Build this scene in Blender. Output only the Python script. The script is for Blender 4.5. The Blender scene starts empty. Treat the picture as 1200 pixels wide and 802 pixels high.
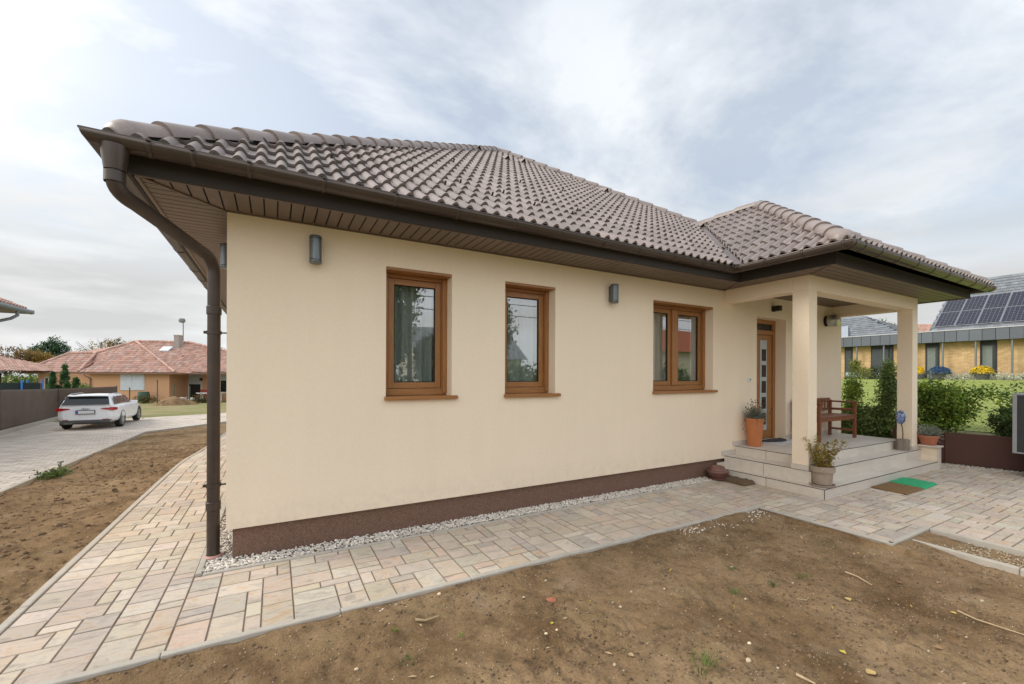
import bpy, math, random
from mathutils import Vector, Matrix, noise
R_ = math.radians
scene = bpy.context.scene
COL = scene.collection
rng = random.Random(7)

# ------------------------------------------------------------------ helpers
class MB:
    """collects faces; build() links them as ONE mesh object"""
    def __init__(s):
        s.v = []; s.f = []; s.c = []; s.col = (1, 1, 1, 1)
    def add(s, pts, faces):
        b = len(s.v); s.v.extend([tuple(p) for p in pts])
        for f in faces:
            s.f.append([b + i for i in f]); s.c.append(s.col)
        return s
    def quad(s, *p): return s.add(p, [list(range(len(p)))])
    def box(s, x0, x1, y0, y1, z0, z1):
        p = [(x0,y0,z0),(x1,y0,z0),(x1,y1,z0),(x0,y1,z0),(x0,y0,z1),(x1,y0,z1),(x1,y1,z1),(x0,y1,z1)]
        return s.add(p, [[0,3,2,1],[4,5,6,7],[0,1,5,4],[1,2,6,5],[2,3,7,6],[3,0,4,7]])
    def obox(s, c, ax, ay, az):
        c = Vector(c); ax = Vector(ax); ay = Vector(ay); az = Vector(az)
        p = [c-ax-ay-az, c+ax-ay-az, c+ax+ay-az, c-ax+ay-az, c-ax-ay+az, c+ax-ay+az, c+ax+ay+az, c-ax+ay+az]
        return s.add(p, [[0,3,2,1],[4,5,6,7],[0,1,5,4],[1,2,6,5],[2,3,7,6],[3,0,4,7]])
    def bar(s, a, b, w, h, up=(0,0,1)):
        a = Vector(a); b = Vector(b); d = (b-a); L = d.length; d.normalize()
        sd = d.cross(Vector(up))
        if sd.length < 1e-5: sd = d.cross(Vector((1,0,0)))
        sd.normalize(); u = sd.cross(d)
        return s.obox((a+b)/2, d*L/2, sd*w/2, u*h/2)
    def tube(s, pts, r, n=10, caps=True):
        pts = [Vector(p) for p in pts]; m = len(pts)
        rr = r if isinstance(r, (list, tuple)) else [r]*m
        rings = []; prev = None
        for i, p in enumerate(pts):
            d = (pts[min(i+1, m-1)] - pts[max(i-1, 0)]).normalized()
            if prev is None:
                a = Vector((0,0,1)) if abs(d.z) < .9 else Vector((1,0,0))
                prev = d.cross(a).normalized()
            sd = (prev - d*prev.dot(d)).normalized(); prev = sd; u = d.cross(sd)
            rings.append([p + (sd*math.cos(2*math.pi*k/n) + u*math.sin(2*math.pi*k/n))*rr[i] for k in range(n)])
        fs = []
        for i in range(m-1):
            for k in range(n):
                fs.append([i*n+k, i*n+(k+1) % n, (i+1)*n+(k+1) % n, (i+1)*n+k])
        if caps:
            fs.append(list(range(n))[::-1]); fs.append([(m-1)*n+k for k in range(n)])
        return s.add([q for rg in rings for q in rg], fs)
    def lathe(s, prof, c=(0,0,0), n=24, ax='z'):
        cx, cy, cz = c; p = []; fs = []; m = len(prof)
        for (r, z) in prof:
            for k in range(n):
                a = 2*math.pi*k/n; x = r*math.cos(a); y = r*math.sin(a)
                if ax == 'z': p.append((cx+x, cy+y, cz+z))
                elif ax == 'y': p.append((cx+x, cy+z, cz+y))
                else: p.append((cx+z, cy+x, cz+y))
        for i in range(m-1):
            for k in range(n):
                fs.append([i*n+k, i*n+(k+1) % n, (i+1)*n+(k+1) % n, (i+1)*n+k])
        return s.add(p, fs)
    def leaf(s, p, size, rg, elong=1.6, nrm=None):
        p = Vector(p)
        if nrm is None:
            nrm = Vector((rg.gauss(0,1), rg.gauss(0,1), rg.gauss(0,1)+.6))
        nrm = Vector(nrm).normalized()
        t = Vector((rg.gauss(0,1), rg.gauss(0,1), rg.gauss(0,1))); t = (t - nrm*t.dot(nrm))
        if t.length < 1e-4: t = nrm.orthogonal()
        t.normalize(); w = nrm.cross(t)
        L = size*elong*.5; W = size*.5
        return s.add([p-t*L, p+w*W*.8+nrm*W*.25, p+t*L, p-w*W*.8+nrm*W*.25], [[0,1,2,3]])
    def rock(s, p, r, rg, flat=.7):
        p = Vector(p); rot = rg.random()*6.28
        k = [(1,0,0),(.3,.95,0),(-.8,.6,0),(-.8,-.6,0),(.3,-.95,0)]
        pts = []
        for lv, (sc, z) in enumerate(((.8,-.45),(1,.1),(.55,.75))):
            for (x, y, _) in k:
                q = r*sc*(1+rg.uniform(-.22,.22)); a = rot+lv*.4
                pts.append(p+Vector(((x*math.cos(a)-y*math.sin(a))*q, (x*math.sin(a)+y*math.cos(a))*q*.8, z*r*flat*(1+rg.uniform(-.2,.2)))))
        fs = []
        for lv in range(2):
            for i in range(5): fs.append([lv*5+i, lv*5+(i+1) % 5, lv*5+5+(i+1) % 5, lv*5+5+i])
        fs.append([10,11,12,13,14])
        return s.add(pts, fs)
    def build(s, name, mat, parent=None, smooth=None, bevel=0, off=(0,0,0)):
        me = bpy.data.meshes.new(name)
        if any(off): vs = [(a-off[0], b-off[1], c-off[2]) for a, b, c in s.v]
        else: vs = s.v
        me.from_pydata(vs, [], s.f)
        at = me.attributes.new('tint', 'FLOAT_COLOR', 'FACE')
        at.data.foreach_set('color', [x for c in s.c for x in c])
        if smooth is not None:
            me.polygons.foreach_set('use_smooth', [True]*len(me.polygons))
            me.set_sharp_from_angle(angle=R_(smooth))
        me.materials.append(mat); me.update()
        o = bpy.data.objects.new(name, me); COL.objects.link(o)
        if parent: o.parent = parent
        if bevel:
            m = o.modifiers.new('bevel', 'BEVEL'); m.width = bevel; m.segments = 2; m.limit_method = 'ANGLE'; m.angle_limit = R_(40)
        return o

def tag(o, label, cat, group=None):
    o['label'] = label; o['category'] = cat
    if group: o['group'] = group
    return o
def thing(name, label, cat, loc=(0,0,0), rz=0, group=None):
    o = bpy.data.objects.new(name, None); COL.objects.link(o)
    o.empty_display_size = .2
    o.location = loc; o.rotation_euler = (0, 0, rz)
    return tag(o, label, cat, group)
def struct(o, kind='structure'):
    o['kind'] = kind; return o
def copy_tree(o, parent=None):
    c = o.copy(); COL.objects.link(c)
    if parent: c.parent = parent
    for ch in list(o.children): copy_tree(ch, c)
    return c

# ------------------------------------------------------------------ materials
class N:
    def __init__(s, name):
        s.m = bpy.data.materials.new(name); s.m.use_nodes = True
        s.t = s.m.node_tree; s.b = s.t.nodes['Principled BSDF']; s.out = s.t.nodes['Material Output']
    def n(s, typ, **kw):
        x = s.t.nodes.new(typ)
        for k, v in kw.items():
            if k in x.inputs: x.inputs[k].default_value = v
            else: setattr(x, k, v)
        return x
    def l(s, a, b): s.t.links.new(a, b)
    def coord(s, kind='Object', scale=(1,1,1)):
        if kind == 'World':
            g = s.n('ShaderNodeNewGeometry'); o = g.outputs['Position']
        else:
            g = s.n('ShaderNodeTexCoord'); o = g.outputs[kind]
        if tuple(scale) != (1,1,1):
            m = s.n('ShaderNodeMapping'); m.inputs['Scale'].default_value = scale; s.l(o, m.inputs[0]); o = m.outputs[0]
        return o
    def noise(s, co, scale, detail=4, rough=.6, out='Fac', dist=0):
        x = s.n('ShaderNodeTexNoise'); x.inputs['Scale'].default_value = scale; x.inputs['Detail'].default_value = detail
        x.inputs['Roughness'].default_value = rough; x.inputs['Distortion'].default_value = dist
        s.l(co, x.inputs['Vector']); return x.outputs[out]
    def ramp(s, fac, stops):
        x = s.n('ShaderNodeValToRGB'); e = x.color_ramp.elements
        while len(e) < len(stops): e.new(.5)
        for i, (p, c) in enumerate(stops):
            e[i].position = p; e[i].color = (c[0], c[1], c[2], 1) if not isinstance(c, (int, float)) else (c, c, c, 1)
        s.l(fac, x.inputs[0]); return x.outputs[0]
    def mix(s, a, b, fac, mode='MIX'):
        x = s.n('ShaderNodeMix', data_type='RGBA', blend_type=mode)
        for sock, v in ((x.inputs[0], fac), (x.inputs[6], a), (x.inputs[7], b)):
            if hasattr(v, 'is_linked') or hasattr(v, 'links'): s.l(v, sock)
            elif isinstance(v, (int, float)): sock.default_value = v
            else: sock.default_value = (v[0], v[1], v[2], 1)
        return x.outputs[2]
    def tint(s):
        a = s.n('ShaderNodeAttribute'); a.attribute_name = 'tint'; return a.outputs['Color']
    def bump(s, h, strength=.3, dist=.01):
        x = s.n('ShaderNodeBump'); x.inputs['Strength'].default_value = strength; x.inputs['Distance'].default_value = dist
        s.l(h, x.inputs['Height']); s.l(x.outputs[0], s.b.inputs['Normal']); return x
    def base(s, c):
        if hasattr(c, 'links'): s.l(c, s.b.inputs['Base Color'])
        else: s.b.inputs['Base Color'].default_value = (c[0], c[1], c[2], 1)
    def set(s, **kw):
        for k, v in kw.items(): s.b.inputs[k.replace('_', ' ')].default_value = v
        return s

def plain(name, col, rough=.5, metal=0, var=.12, vscale=6, bump=0, bscale=60, spec=.5, kind='Object', tinted=False):
    m = N(name); co = m.coord(kind)
    f = m.noise(co, vscale, 5, .65)
    c = m.ramp(f, [(.25, [x*(1-var) for x in col]), (.75, [min(1, x*(1+var)) for x in col])])
    if tinted: c = m.mix(c, m.tint(), 1.0, 'MULTIPLY')
    m.base(c); m.set(Roughness=rough, Metallic=metal); m.b.inputs['Specular IOR Level'].default_value = spec
    if bump: m.bump(m.noise(co, bscale, 4, .6), bump, .006)
    return m.m

def stucco_mat(name, col, splash=False):
    m = N(name); co = m.coord('World')
    f = m.noise(co, .7, 5, .6); f2 = m.noise(co, 30, 3, .6)
    c = m.ramp(f, [(.3, [x*.98 for x in col]), (.7, [min(1, x*1.02) for x in col])])
    c = m.mix(c, m.ramp(f2, [(.3, .975), (.7, 1.015)]), 1, 'MULTIPLY')
    # faint vertical weather streaks
    sm = m.noise(m.coord('World', (3, 3, .25)), 2.0, 4, .6)
    c = m.mix(c, m.ramp(sm, [(.35, (.97, .965, .955)), (.6, (1, 1, 1))]), .5, 'MULTIPLY')
    # splash dirt just above the plinth
    if splash:
        zz = m.n('ShaderNodeSeparateXYZ'); m.l(co, zz.inputs[0]); mr = m.n('ShaderNodeMapRange'); mr.inputs['From Min'].default_value = .27; mr.inputs['From Max'].default_value = .55; mr.inputs['To Min'].default_value = .5; mr.inputs['To Max'].default_value = 0; m.l(zz.outputs[2], mr.inputs[0])
        sp2 = m.noise(co, 9, 5, .7); mu = m.n('ShaderNodeMath', operation='MULTIPLY'); m.l(mr.outputs[0], mu.inputs[0]); m.l(m.ramp(sp2, [(.4, 0), (.75, .7)]), mu.inputs[1]); c = m.mix(c, (.5, .4, .3), mu.outputs[0])
    m.base(c); m.set(Roughness=.92); m.b.inputs['Specular IOR Level'].default_value = .25
    m.bump(m.noise(co, 300, 2, .7), .16, .002)
    return m.m

M = {}
M['stucco'] = stucco_mat('cream_stucco', (.875, .735, .565), True)
M['n_stucco'] = stucco_mat('peach_stucco', (.62, .36, .21))
def granular(name, a, b, c3, scale=170):
    m = N(name); co = m.coord('World')
    v = m.n('ShaderNodeTexVoronoi'); v.inputs['Scale'].default_value = scale; m.l(co, v.inputs['Vector'])
    sep = m.n('ShaderNodeSeparateColor'); m.l(v.outputs['Color'], sep.inputs[0])
    c = m.ramp(sep.outputs[0], [(0, a), (.55, b), (.9, b), (1, c3)])
    m.base(c); m.set(Roughness=.75); m.bump(v.outputs['Distance'], .6, .004)
    return m.m
M['plinth'] = granular('granular_plinth', (.11,.057,.037), (.2,.112,.075), (.29,.195,.145))
# roof tile
def tile_mat(name, col, rough=.42, var=.16):
    m = N(name); co = m.coord('World')
    f = m.noise(co, 3, 5, .65); f2 = m.noise(co, 70, 3, .6)
    c = m.ramp(f, [(.3, [x*(1-var) for x in col]), (.7, [x*(1+var) for x in col])])
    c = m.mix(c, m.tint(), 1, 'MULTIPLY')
    c = m.mix(c, m.ramp(f2, [(.3, .85), (.7, 1.1)]), 1, 'MULTIPLY')
    m.base(c); m.l(m.ramp(f2, [(.3, rough-.06), (.7, rough+.12)]), m.b.inputs['Roughness'])
    m.bump(f2, .12, .003)
    return m.m
M['tile'] = tile_mat('brown_roof_tile', (.27, .222, .205), .4)
M['ntile'] = tile_mat('red_roof_tile', (.47, .275, .21), .7, .12)
M['slate'] = tile_mat('grey_roof_tile', (.2, .215, .235), .5)
M['gutter'] = plain('brown_gutter', (.07, .051, .041), .33, .35, .15, 5)
M['pipe'] = plain('brown_downpipe', (.062, .045, .037), .4, .3, .25, 7)
M['flash'] = plain('valley_flashing', (.19, .15, .135), .35, .3)
M['soffit'] = plain('brown_soffit_board', (.155, .113, .09), .5, 0, .1, 4)
M['fascia'] = plain('brown_fascia', (.036, .028, .024), .85, 0, .1, 4)
M['dark'] = plain('dark_recess', (.012, .01, .009), .8)
def wood_mat(name, a, b, scale=(14, 14, 1.2), rough=.42):
    m = N(name); co = m.coord('World', scale)
    f = m.noise(co, 3.5, 6, .6, dist=.8)
    m.base(m.ramp(f, [(.25, a), (.5, [(x+y)/2 for x, y in zip(a, b)]), (.75, b)])); m.set(Roughness=rough)
    m.bump(f, .08, .002); return m.m
M['oak'] = wood_mat('golden_oak_frame', (.24, .10, .03), (.41, .185, .055))
M['oakh'] = wood_mat('golden_oak_rail', (.24, .10, .03), (.41, .185, .055), (1.2, 14, 14))
M['redwood'] = wood_mat('red_brown_bench_wood', (.14, .045, .02), (.26, .095, .042), (8, 8, 8))
# glass: transparent + sharp reflection
def glass_mat(name, refl=2.1, tint=(.8, .86, .84), f0=.0):
    m = N(name); t = m.t
    tr = m.n('ShaderNodeBsdfTransparent'); tr.inputs[0].default_value = (*tint, 1)
    gl = m.n('ShaderNodeBsdfGlossy'); gl.inputs['Roughness'].default_value = .004; gl.inputs[0].default_value = (.97, .98, 1, 1)
    lw = m.n('ShaderNodeLayerWeight'); lw.inputs[0].default_value = .5; pw = m.n('ShaderNodeMath', operation='POWER'); m.l(lw.outputs['Facing'], pw.inputs[0]); pw.inputs[1].default_value = 3.5
    fr = m.n('ShaderNodeMapRange'); m.l(pw.outputs[0], fr.inputs[0]); fr.inputs['To Min'].default_value = refl
    co = m.coord('World'); bp = m.n('ShaderNodeBump'); bp.inputs['Strength'].default_value = .03; bp.inputs['Distance'].default_value = .02
    m.l(m.noise(co, 1.3, 1, .4), bp.inputs['Height']); m.l(bp.outputs[0], gl.inputs['Normal'])
    mx = m.n('ShaderNodeMixShader'); m.l(fr.outputs[0], mx.inputs[0]); m.l(tr.outputs[0], mx.inputs[1]); m.l(gl.outputs[0], mx.inputs[2])
    m.l(mx.outputs[0], m.out.inputs[0]); return m.m
M['glass'] = glass_mat('window_glass', .27)
M['carglass'] = plain('dark_car_glass', (.012, .016, .018), .05, 0, .1, 2)
def sheer_mat():
    m = N('sheer_curtain'); t = m.t
    d = m.n('ShaderNodeBsdfDiffuse'); d.inputs[0].default_value = (.82, .84, .8, 1)
    tl = m.n('ShaderNodeBsdfTranslucent'); tl.inputs[0].default_value = (.7, .72, .68, 1)
    tr = m.n('ShaderNodeBsdfTransparent')
    a = m.n('ShaderNodeMixShader'); a.inputs[0].default_value = .4; m.l(d.outputs[0], a.inputs[1]); m.l(tl.outputs[0], a.inputs[2])
    b = m.n('ShaderNodeMixShader'); b.inputs[0].default_value = .15; m.l(a.outputs[0], b.inputs[1]); m.l(tr.outputs[0], b.inputs[2])
    m.l(b.outputs[0], m.out.inputs[0]); return m.m
M['sheer'] = sheer_mat()
M['interior'] = plain('interior_plaster', (.6, .56, .5), .9)
# porch tile with grout joints
def porch_tile():
    m = N('porch_tile'); co = m.coord('World')
    f = m.noise(m.coord('World', (1, 5, 5)), 2.5, 5, .6)
    c = m.ramp(f, [(.3, (.60, .535, .46)), (.7, (.68, .615, .54))])
    f2 = m.noise(co, 120, 2, .6); c = m.mix(c, m.ramp(f2, [(.3, .94), (.7, 1.04)]), 1, 'MULTIPLY')
    c = m.mix(c, m.tint(), 1, 'MULTIPLY')
    m.base(c); m.set(Roughness=.45); m.bump(f2, .05, .002); return m.m
M['ptile'] = porch_tile()
M['trim'] = plain('dark_edge_trim', (.05, .043, .038), .4, .5)
M['concrete'] = plain('kerb_concrete', (.45, .41, .35), .9, 0, .12, 9, .4, 90, kind='World')
def paver_mat(name, dull=1.0, streak=True):
    m = N(name); g = m.n('ShaderNodeNewGeometry'); tt = m.tint()
    sep = m.n('ShaderNodeSeparateColor'); m.l(tt, sep.inputs[0])
    # per-stone offset so that every stone has its own veining
    cmb = m.n('ShaderNodeCombineXYZ')
    for i in range(3):
        k = m.n('ShaderNodeMath', operation='MULTIPLY'); k.inputs[1].default_value = (171.3, 93.7, 57.1)[i]
        m.l(sep.outputs[i], k.inputs[0]); m.l(k.outputs[0], cmb.inputs[i])
    ad = m.n('ShaderNodeVectorMath', operation='ADD'); m.l(g.outputs['Position'], ad.inputs[0]); m.l(cmb.outputs[0], ad.inputs[1])
    mp = m.n('ShaderNodeMapping'); mp.inputs['Scale'].default_value = (2.4, 4.6, 4); mp.inputs['Rotation'].default_value = (0, 0, .35); m.l(ad.outputs[0], mp.inputs[0])
    f = m.noise(mp.outputs[0], 2.6, 6, .66, dist=.9)
    vein = m.ramp(f, [(.25, (.6, .57, .55)), (.4, (.88, .865, .85)), (.52, (1.08, 1.06, 1.04)), (.6, (1.03, .95, .86)), (.68, (.98, .78, .6)), (.76, (.98, .88, .78)), (.84, (.76, .7, .66))])
    c = m.mix(tt, vein, 1.0, 'MULTIPLY')
    fine = m.noise(g.outputs['Position'], 90, 4, .7)
    c = m.mix(c, m.ramp(fine, [(.25, .86), (.75, 1.08)]), 1, 'MULTIPLY')
    big = m.noise(g.outputs['Position'], .8, 4, .6)
    c = m.mix(c, m.ramp(big, [(.3, (.86, .83, .8)), (.65, (1.02, 1.0, .97))]), 1, 'MULTIPLY')
    m.base(c); m.set(Roughness=.82); m.bump(fine, .25, .003); return m.m
M['paver'] = paver_mat('mottled_paver')
def joint_mat():
    return plain('joint_sand', (.15, .12, .095), .95, 0, .25, 30, kind='World')
M['joint'] = joint_mat()
def dirt_mat():
    m = N('bare_soil'); co = m.coord('World')
    f = m.noise(co, .9, 6, .62); f2 = m.noise(co, 7, 6, .7); f3 = m.noise(co, 55, 4, .75)
    c = m.ramp(f, [(.3, (.195, .122, .062)), (.5, (.285, .188, .102)), (.7, (.36, .25, .142))])
    c = m.mix(c, m.ramp(f2, [(.32, .58), (.48, 1.0), (.7, 1.2)]), 1, 'MULTIPLY')
    c = m.mix(c, m.ramp(f3, [(.3, .5), (.46, .95), (.6, 1.04), (.78, 1.35)]), .9, 'MULTIPLY')
    dp = m.noise(co, 1.25, 5, .6, dist=.4); c = m.mix(c, (.55, .5, .44), m.ramp(dp, [(.5, 0), (.68, .9)]), 'MULTIPLY')
    lt = m.noise(co, 2.3, 4, .6); c = m.mix(c, (.42, .32, .21), m.ramp(lt, [(.58, 0), (.78, .55)]))
    gm = m.noise(co, 1.7, 3, .5)
    c = m.mix(c, (.13, .115, .05), m.ramp(gm, [(.58, 0), (.72, .22)]))
    m.base(c); m.set(Roughness=.97); m.b.inputs['Specular IOR Level'].default_value = .15
    m.bump(m.mix(f2, f3, .6), 1.0, .03); return m.m
M['dirt'] = dirt_mat()
def verge_mat():
    m = N('dry_grass_ground'); co = m.coord('World')
    f = m.noise(co, .5, 6, .65); f2 = m.noise(co, 14, 5, .75)
    c = m.ramp(f, [(.3, (.17, .18, .055)), (.5, (.26, .235, .09)), (.7, (.33, .25, .14))])
    c = m.mix(c, m.ramp(f2, [(.3, .65), (.7, 1.3)]), 1, 'MULTIPLY')
    m.base(c); m.set(Roughness=.95); m.bump(f2, .8, .05); return m.m
M['verge'] = verge_mat()
def lawn_mat():
    m = N('lawn_grass'); co = m.coord('World')
    f = m.noise(co, .6, 5, .6); f2 = m.noise(co, 18, 5, .8); f4 = m.noise(co, 3.0, 4, .7)
    c = m.ramp(f, [(.3, (.27, .33, .055)), (.6, (.36, .42, .085)), (.75, (.43, .45, .13))])
    c = m.mix(c, m.ramp(f4, [(.35, .8), (.7, 1.2)]), 1, 'MULTIPLY')
    c = m.mix(c, m.ramp(f2, [(.3, .55), (.7, 1.35)]), 1, 'MULTIPLY')
    m.base(c); m.set(Roughness=.9); m.bump(f2, 1.0, .06); return m.m
M['lawn'] = lawn_mat()
M['gravel'] = plain('white_gravel', (.82, .76, .67), .85, 0, .18, 40, .2, 200, kind='World', tinted=True)
M['pebble'] = plain('soil_pebble', (.5, .42, .3), .9, 0, .2, 30, kind='World', tinted=True)
def leaf_mat(name, col, trans=.35, rough=.55):
    m = N(name); co = m.coord('World')
    f = m.noise(co, 2.5, 3, .6)
    c = m.ramp(f, [(.3, [x*.75 for x in col]), (.7, [x*1.3 for x in col])])
    c = m.mix(c, m.tint(), 1, 'MULTIPLY'); m.base(c); m.set(Roughness=rough)
    tl = m.n('ShaderNodeBsdfTranslucent'); m.l(c, tl.inputs[0])
    mx = m.n('ShaderNodeMixShader'); mx.inputs[0].default_value = trans
    m.l(m.b.outputs[0], mx.inputs[1]); m.l(tl.outputs[0], mx.inputs[2]); m.l(mx.outputs[0], m.out.inputs[0]); return m.m
M['leaf_dark'] = leaf_mat('dark_evergreen_leaf', (.062, .098, .036))
M['leaf_green'] = leaf_mat('mid_green_leaf', (.115, .175, .042))
M['leaf_lime'] = leaf_mat('lime_leaf', (.2, .25, .06))
M['leaf_yellow'] = leaf_mat('autumn_leaf', (.28, .2, .06))
M['leaf_grey'] = leaf_mat('silver_grey_leaf', (.24, .26, .23))
M['leaf_olive'] = leaf_mat('olive_leaf', (.2, .17, .045))
M['bark'] = plain('bark', (.1, .075, .055), .95, 0, .3, 12, .6, 40)
M['orange_pot'] = plain('orange_terracotta', (.56, .2, .075), .7, 0, .08, 6, .1, 80)
M['terracotta'] = plain('red_terracotta', (.42, .15, .08), .8, 0, .12, 6, .1, 80)
M['grey_pot'] = plain('weathered_clay', (.33, .26, .2), .9, 0, .2, 10, .2, 80)
M['brown_pot'] = plain('brown_ceramic', (.17, .08, .058), .45, 0, .2, 8)
M['soil'] = plain('potting_soil', (.04, .028, .02), .98, 0, .3, 40)
M['lamp_grey'] = plain('grey_lamp_metal', (.16, .175, .18), .35, .6)
M['lamp_black'] = plain('black_lamp_metal', (.012, .012, .013), .4)
M['steel'] = plain('brushed_steel', (.5, .52, .5), .28, .9)
M['white_plastic'] = plain('white_plastic', (.75, .75, .74), .4)
M['frost'] = plain('frosted_glass', (.42, .45, .45), .3)
M['black'] = plain('black_metal', (.018, .018, .02), .5)
M['dglass'] = plain('dark_glass', (.02, .022, .022), .06)
M['corten'] = plain('brown_retaining_panel', (.085, .032, .022), .6, .1, .14, 3, .05, 50, kind='World')
M['coir'] = plain('brown_coir', (.2, .115, .045), .98, 0, .35, 60, .9, 160)
M['greenmat'] = plain('green_plastic_mat', (.02, .36, .15), .75, 0, .15, 60, .9, 140)
M['darkmat'] = plain('dark_mat', (.13, .085, .05), .95, 0, .5, 50, .8, 90)
M['whitemat'] = plain('white_rug', (.6, .6, .6), .95, 0, .1, 30, .4, 120)
M['greymat'] = plain('black_grey_rug', (.05, .05, .052), .95, 0, .3, 30, .4, 120)
M['screen'] = plain('brown_screen_fabric', (.115, .08, .06), .8, 0, .14, 1.5, .25, 4, kind='World')
M['stump'] = wood_mat('weathered_log', (.16, .13, .1), (.32, .27, .22), (14, 14, 2), .9)
M['bluefl'] = plain('blue_flower', (.15, .22, .38), .6, 0, .5, 40, tinted=True)
def brick_mat():
    m = N('yellow_brick'); co = m.coord('World')
    sw = m.n('ShaderNodeSeparateXYZ'); m.l(co, sw.inputs[0]); cb = m.n('ShaderNodeCombineXYZ'); m.l(sw.outputs[1], cb.inputs[0]); m.l(sw.outputs[2], cb.inputs[1])
    b = m.n('ShaderNodeTexBrick'); m.l(cb.outputs[0], b.inputs['Vector'])
    b.inputs['Color1'].default_value = (.64, .44, .21, 1); b.inputs['Color2'].default_value = (.5, .32, .15, 1); b.inputs['Mortar'].default_value = (.36, .28, .18, 1)
    b.inputs['Scale'].default_value = 1; b.inputs['Brick Width'].default_value = .3; b.inputs['Row Height'].default_value = .085; b.inputs['Mortar Size'].default_value = .008
    f = m.noise(co, 1.5, 4, .6); c = m.mix(b.outputs[0], m.ramp(f, [(.3, .85), (.7, 1.12)]), 1, 'MULTIPLY')
    m.base(c); m.set(Roughness=.9); return m.m
M['brick'] = brick_mat()
M['zinc'] = plain('dark_zinc_cladding', (.075, .09, .105), .5, .2, .12, 1, kind='World')
M['zinc_post'] = plain('grey_post', (.2, .22, .23), .45, .4)
def solar_mat():
    m = N('solar_cells'); co = m.coord('Object')
    def grid(sc, w):
        x = m.n('ShaderNodeTexBrick'); m.l(co, x.inputs['Vector']); x.offset = 0
        x.inputs['Scale'].default_value = 1; x.inputs['Brick Width'].default_value = sc[0]; x.inputs['Row Height'].default_value = sc[1]; x.inputs['Mortar Size'].default_value = w
        x.inputs['Color1'].default_value = (.012, .014, .028, 1); x.inputs['Color2'].default_value = (.016, .018, .034, 1); x.inputs['Mortar'].default_value = (.2, .2, .22, 1); return x.outputs[0]
    m.base(grid((.2, .2), .006)); m.set(Roughness=.18); return m.m
M['solar'] = solar_mat()
M['alu'] = plain('aluminium_frame', (.55, .56, .58), .35, .8)
M['carpaint'] = plain('white_car_paint', (.86, .87, .88), .22, 0, .02, 3)
M['tyre'] = plain('tyre_rubber', (.018, .018, .018), .85)
M['rim'] = plain('alloy_rim', (.45, .46, .47), .3, .9)
M['taillight'] = plain('red_taillight', (.4, .012, .012), .15)
M['plate'] = plain('white_plate', (.75, .75, .75), .4)
M['plateblue'] = plain('blue_plate_band', (.02, .08, .4), .4)
M['bumper'] = plain('grey_bumper', (.09, .09, .092), .5)
M['shutter'] = plain('white_shutter', (.62, .66, .72), .6)
M['bluepad'] = plain('blue_padding', (.02, .2, .6), .6)
M['net'] = plain('dark_net', (.02, .03, .03), .9)
M['wire'] = plain('galvanised_wire', (.3, .33, .31), .5, .5)
M['wood_pole'] = plain('wooden_pole', (.16, .12, .09), .9)
M['straw'] = plain('dry_stick', (.45, .34, .2), .9, 0, .2, 20)
M['wall_white'] = stucco_mat('white_render', (.66, .6, .5))
M['pink'] = plain('pink_seal', (.5, .27, .23), .7)
M['yellowfl'] = leaf_mat('yellow_flower', (.85, .6, .015))
M['bluefoil'] = leaf_mat('blue_flower_head', (.03, .09, .25))
M['redfurn'] = plain('red_furniture', (.32, .06, .04), .7)
M['greenplastic'] = plain('green_plastic', (.05, .1, .06), .6)
# ------------------------------------------------------------------ terrain
def ss(t):
    t = min(1, max(0, t)); return t*t*(3-2*t)
def T(x, y):
    """bare ground level: flat round the house, falling away behind and to the left, lawn rising on the right"""
    left = (-.62*min(1, max(0, (y-4)/13)) - .14*ss((y-17)/18))*(1-ss((x-8)/3))
    right = 0
    if x > 11.25: right = .5 + .9*ss((x-11.3)/29)
    return left + right*ss((x-11.2)/.1)

# ------------------------------------------------------------------ the house
HX = 10.55; HS = 3.0
house = thing('bungalow', 'cream rendered bungalow with brown tiled hip roof, oak coloured windows and pillared corner porch', 'house')
WINS = [(1.333, 2.035), (2.690, 3.397), (5.104, 6.445)]; ZS, ZH = 1.385, 2.694
DOOR = (7.613, 8.507, .45, 2.633)
def front_wall():
    b = MB(); D = .24
    ops = [(a, c, ZS-.02, ZH) for a, c in WINS] + [DOOR]
    xs = sorted({0, HX, *[o[0] for o in ops], *[o[1] for o in ops]}); zs = sorted({.272, 3.06, *[o[2] for o in ops], *[o[3] for o in ops]})
    for i in range(len(xs)-1):
        for j in range(len(zs)-1):
            xm = (xs[i]+xs[i+1])/2; zm = (zs[j]+zs[j+1])/2
            if any(o[0] < xm < o[1] and o[2] < zm < o[3] for o in ops): continue
            b.quad((xs[i],0,zs[j]), (xs[i+1],0,zs[j]), (xs[i+1],0,zs[j+1]), (xs[i],0,zs[j+1]))
            b.quad((xs[i],D,zs[j]), (xs[i],D,zs[j+1]), (xs[i+1],D,zs[j+1]), (xs[i+1],D,zs[j]))
    for (a, c, z0, z1) in ops:
        b.quad((a,0,z0), (a,0,z1), (a,D,z1), (a,D,z0)); b.quad((c,0,z0), (c,D,z0), (c,D,z1), (c,0,z1))
        b.quad((a,0,z1), (c,0,z1), (c,D,z1), (a,D,z1)); b.quad((a,0,z0), (a,D,z0), (c,D,z0), (c,0,z0))
    # other three walls and the drip edge underneath
    b.quad((0,0,.272), (0,0,3.06), (0,HX,3.06), (0,HX,.272)); b.quad((HX,0,.272), (HX,HX,.272), (HX,HX,3.06), (HX,0,3.06))
    b.quad((0,HX,.272), (0,HX,3.06), (HX,HX,3.06), (HX,HX,.272)); b.quad((0,0,.272), (0,HX,.272), (HX,HX,.272), (HX,0,.272))
    return b
front_wall().build('wall', M['stucco'], house)
b = MB(); b.box(.045, HX-.045, .045, HX-.045, -.3, .268); b.build('plinth', M['plinth'], house)
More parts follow.
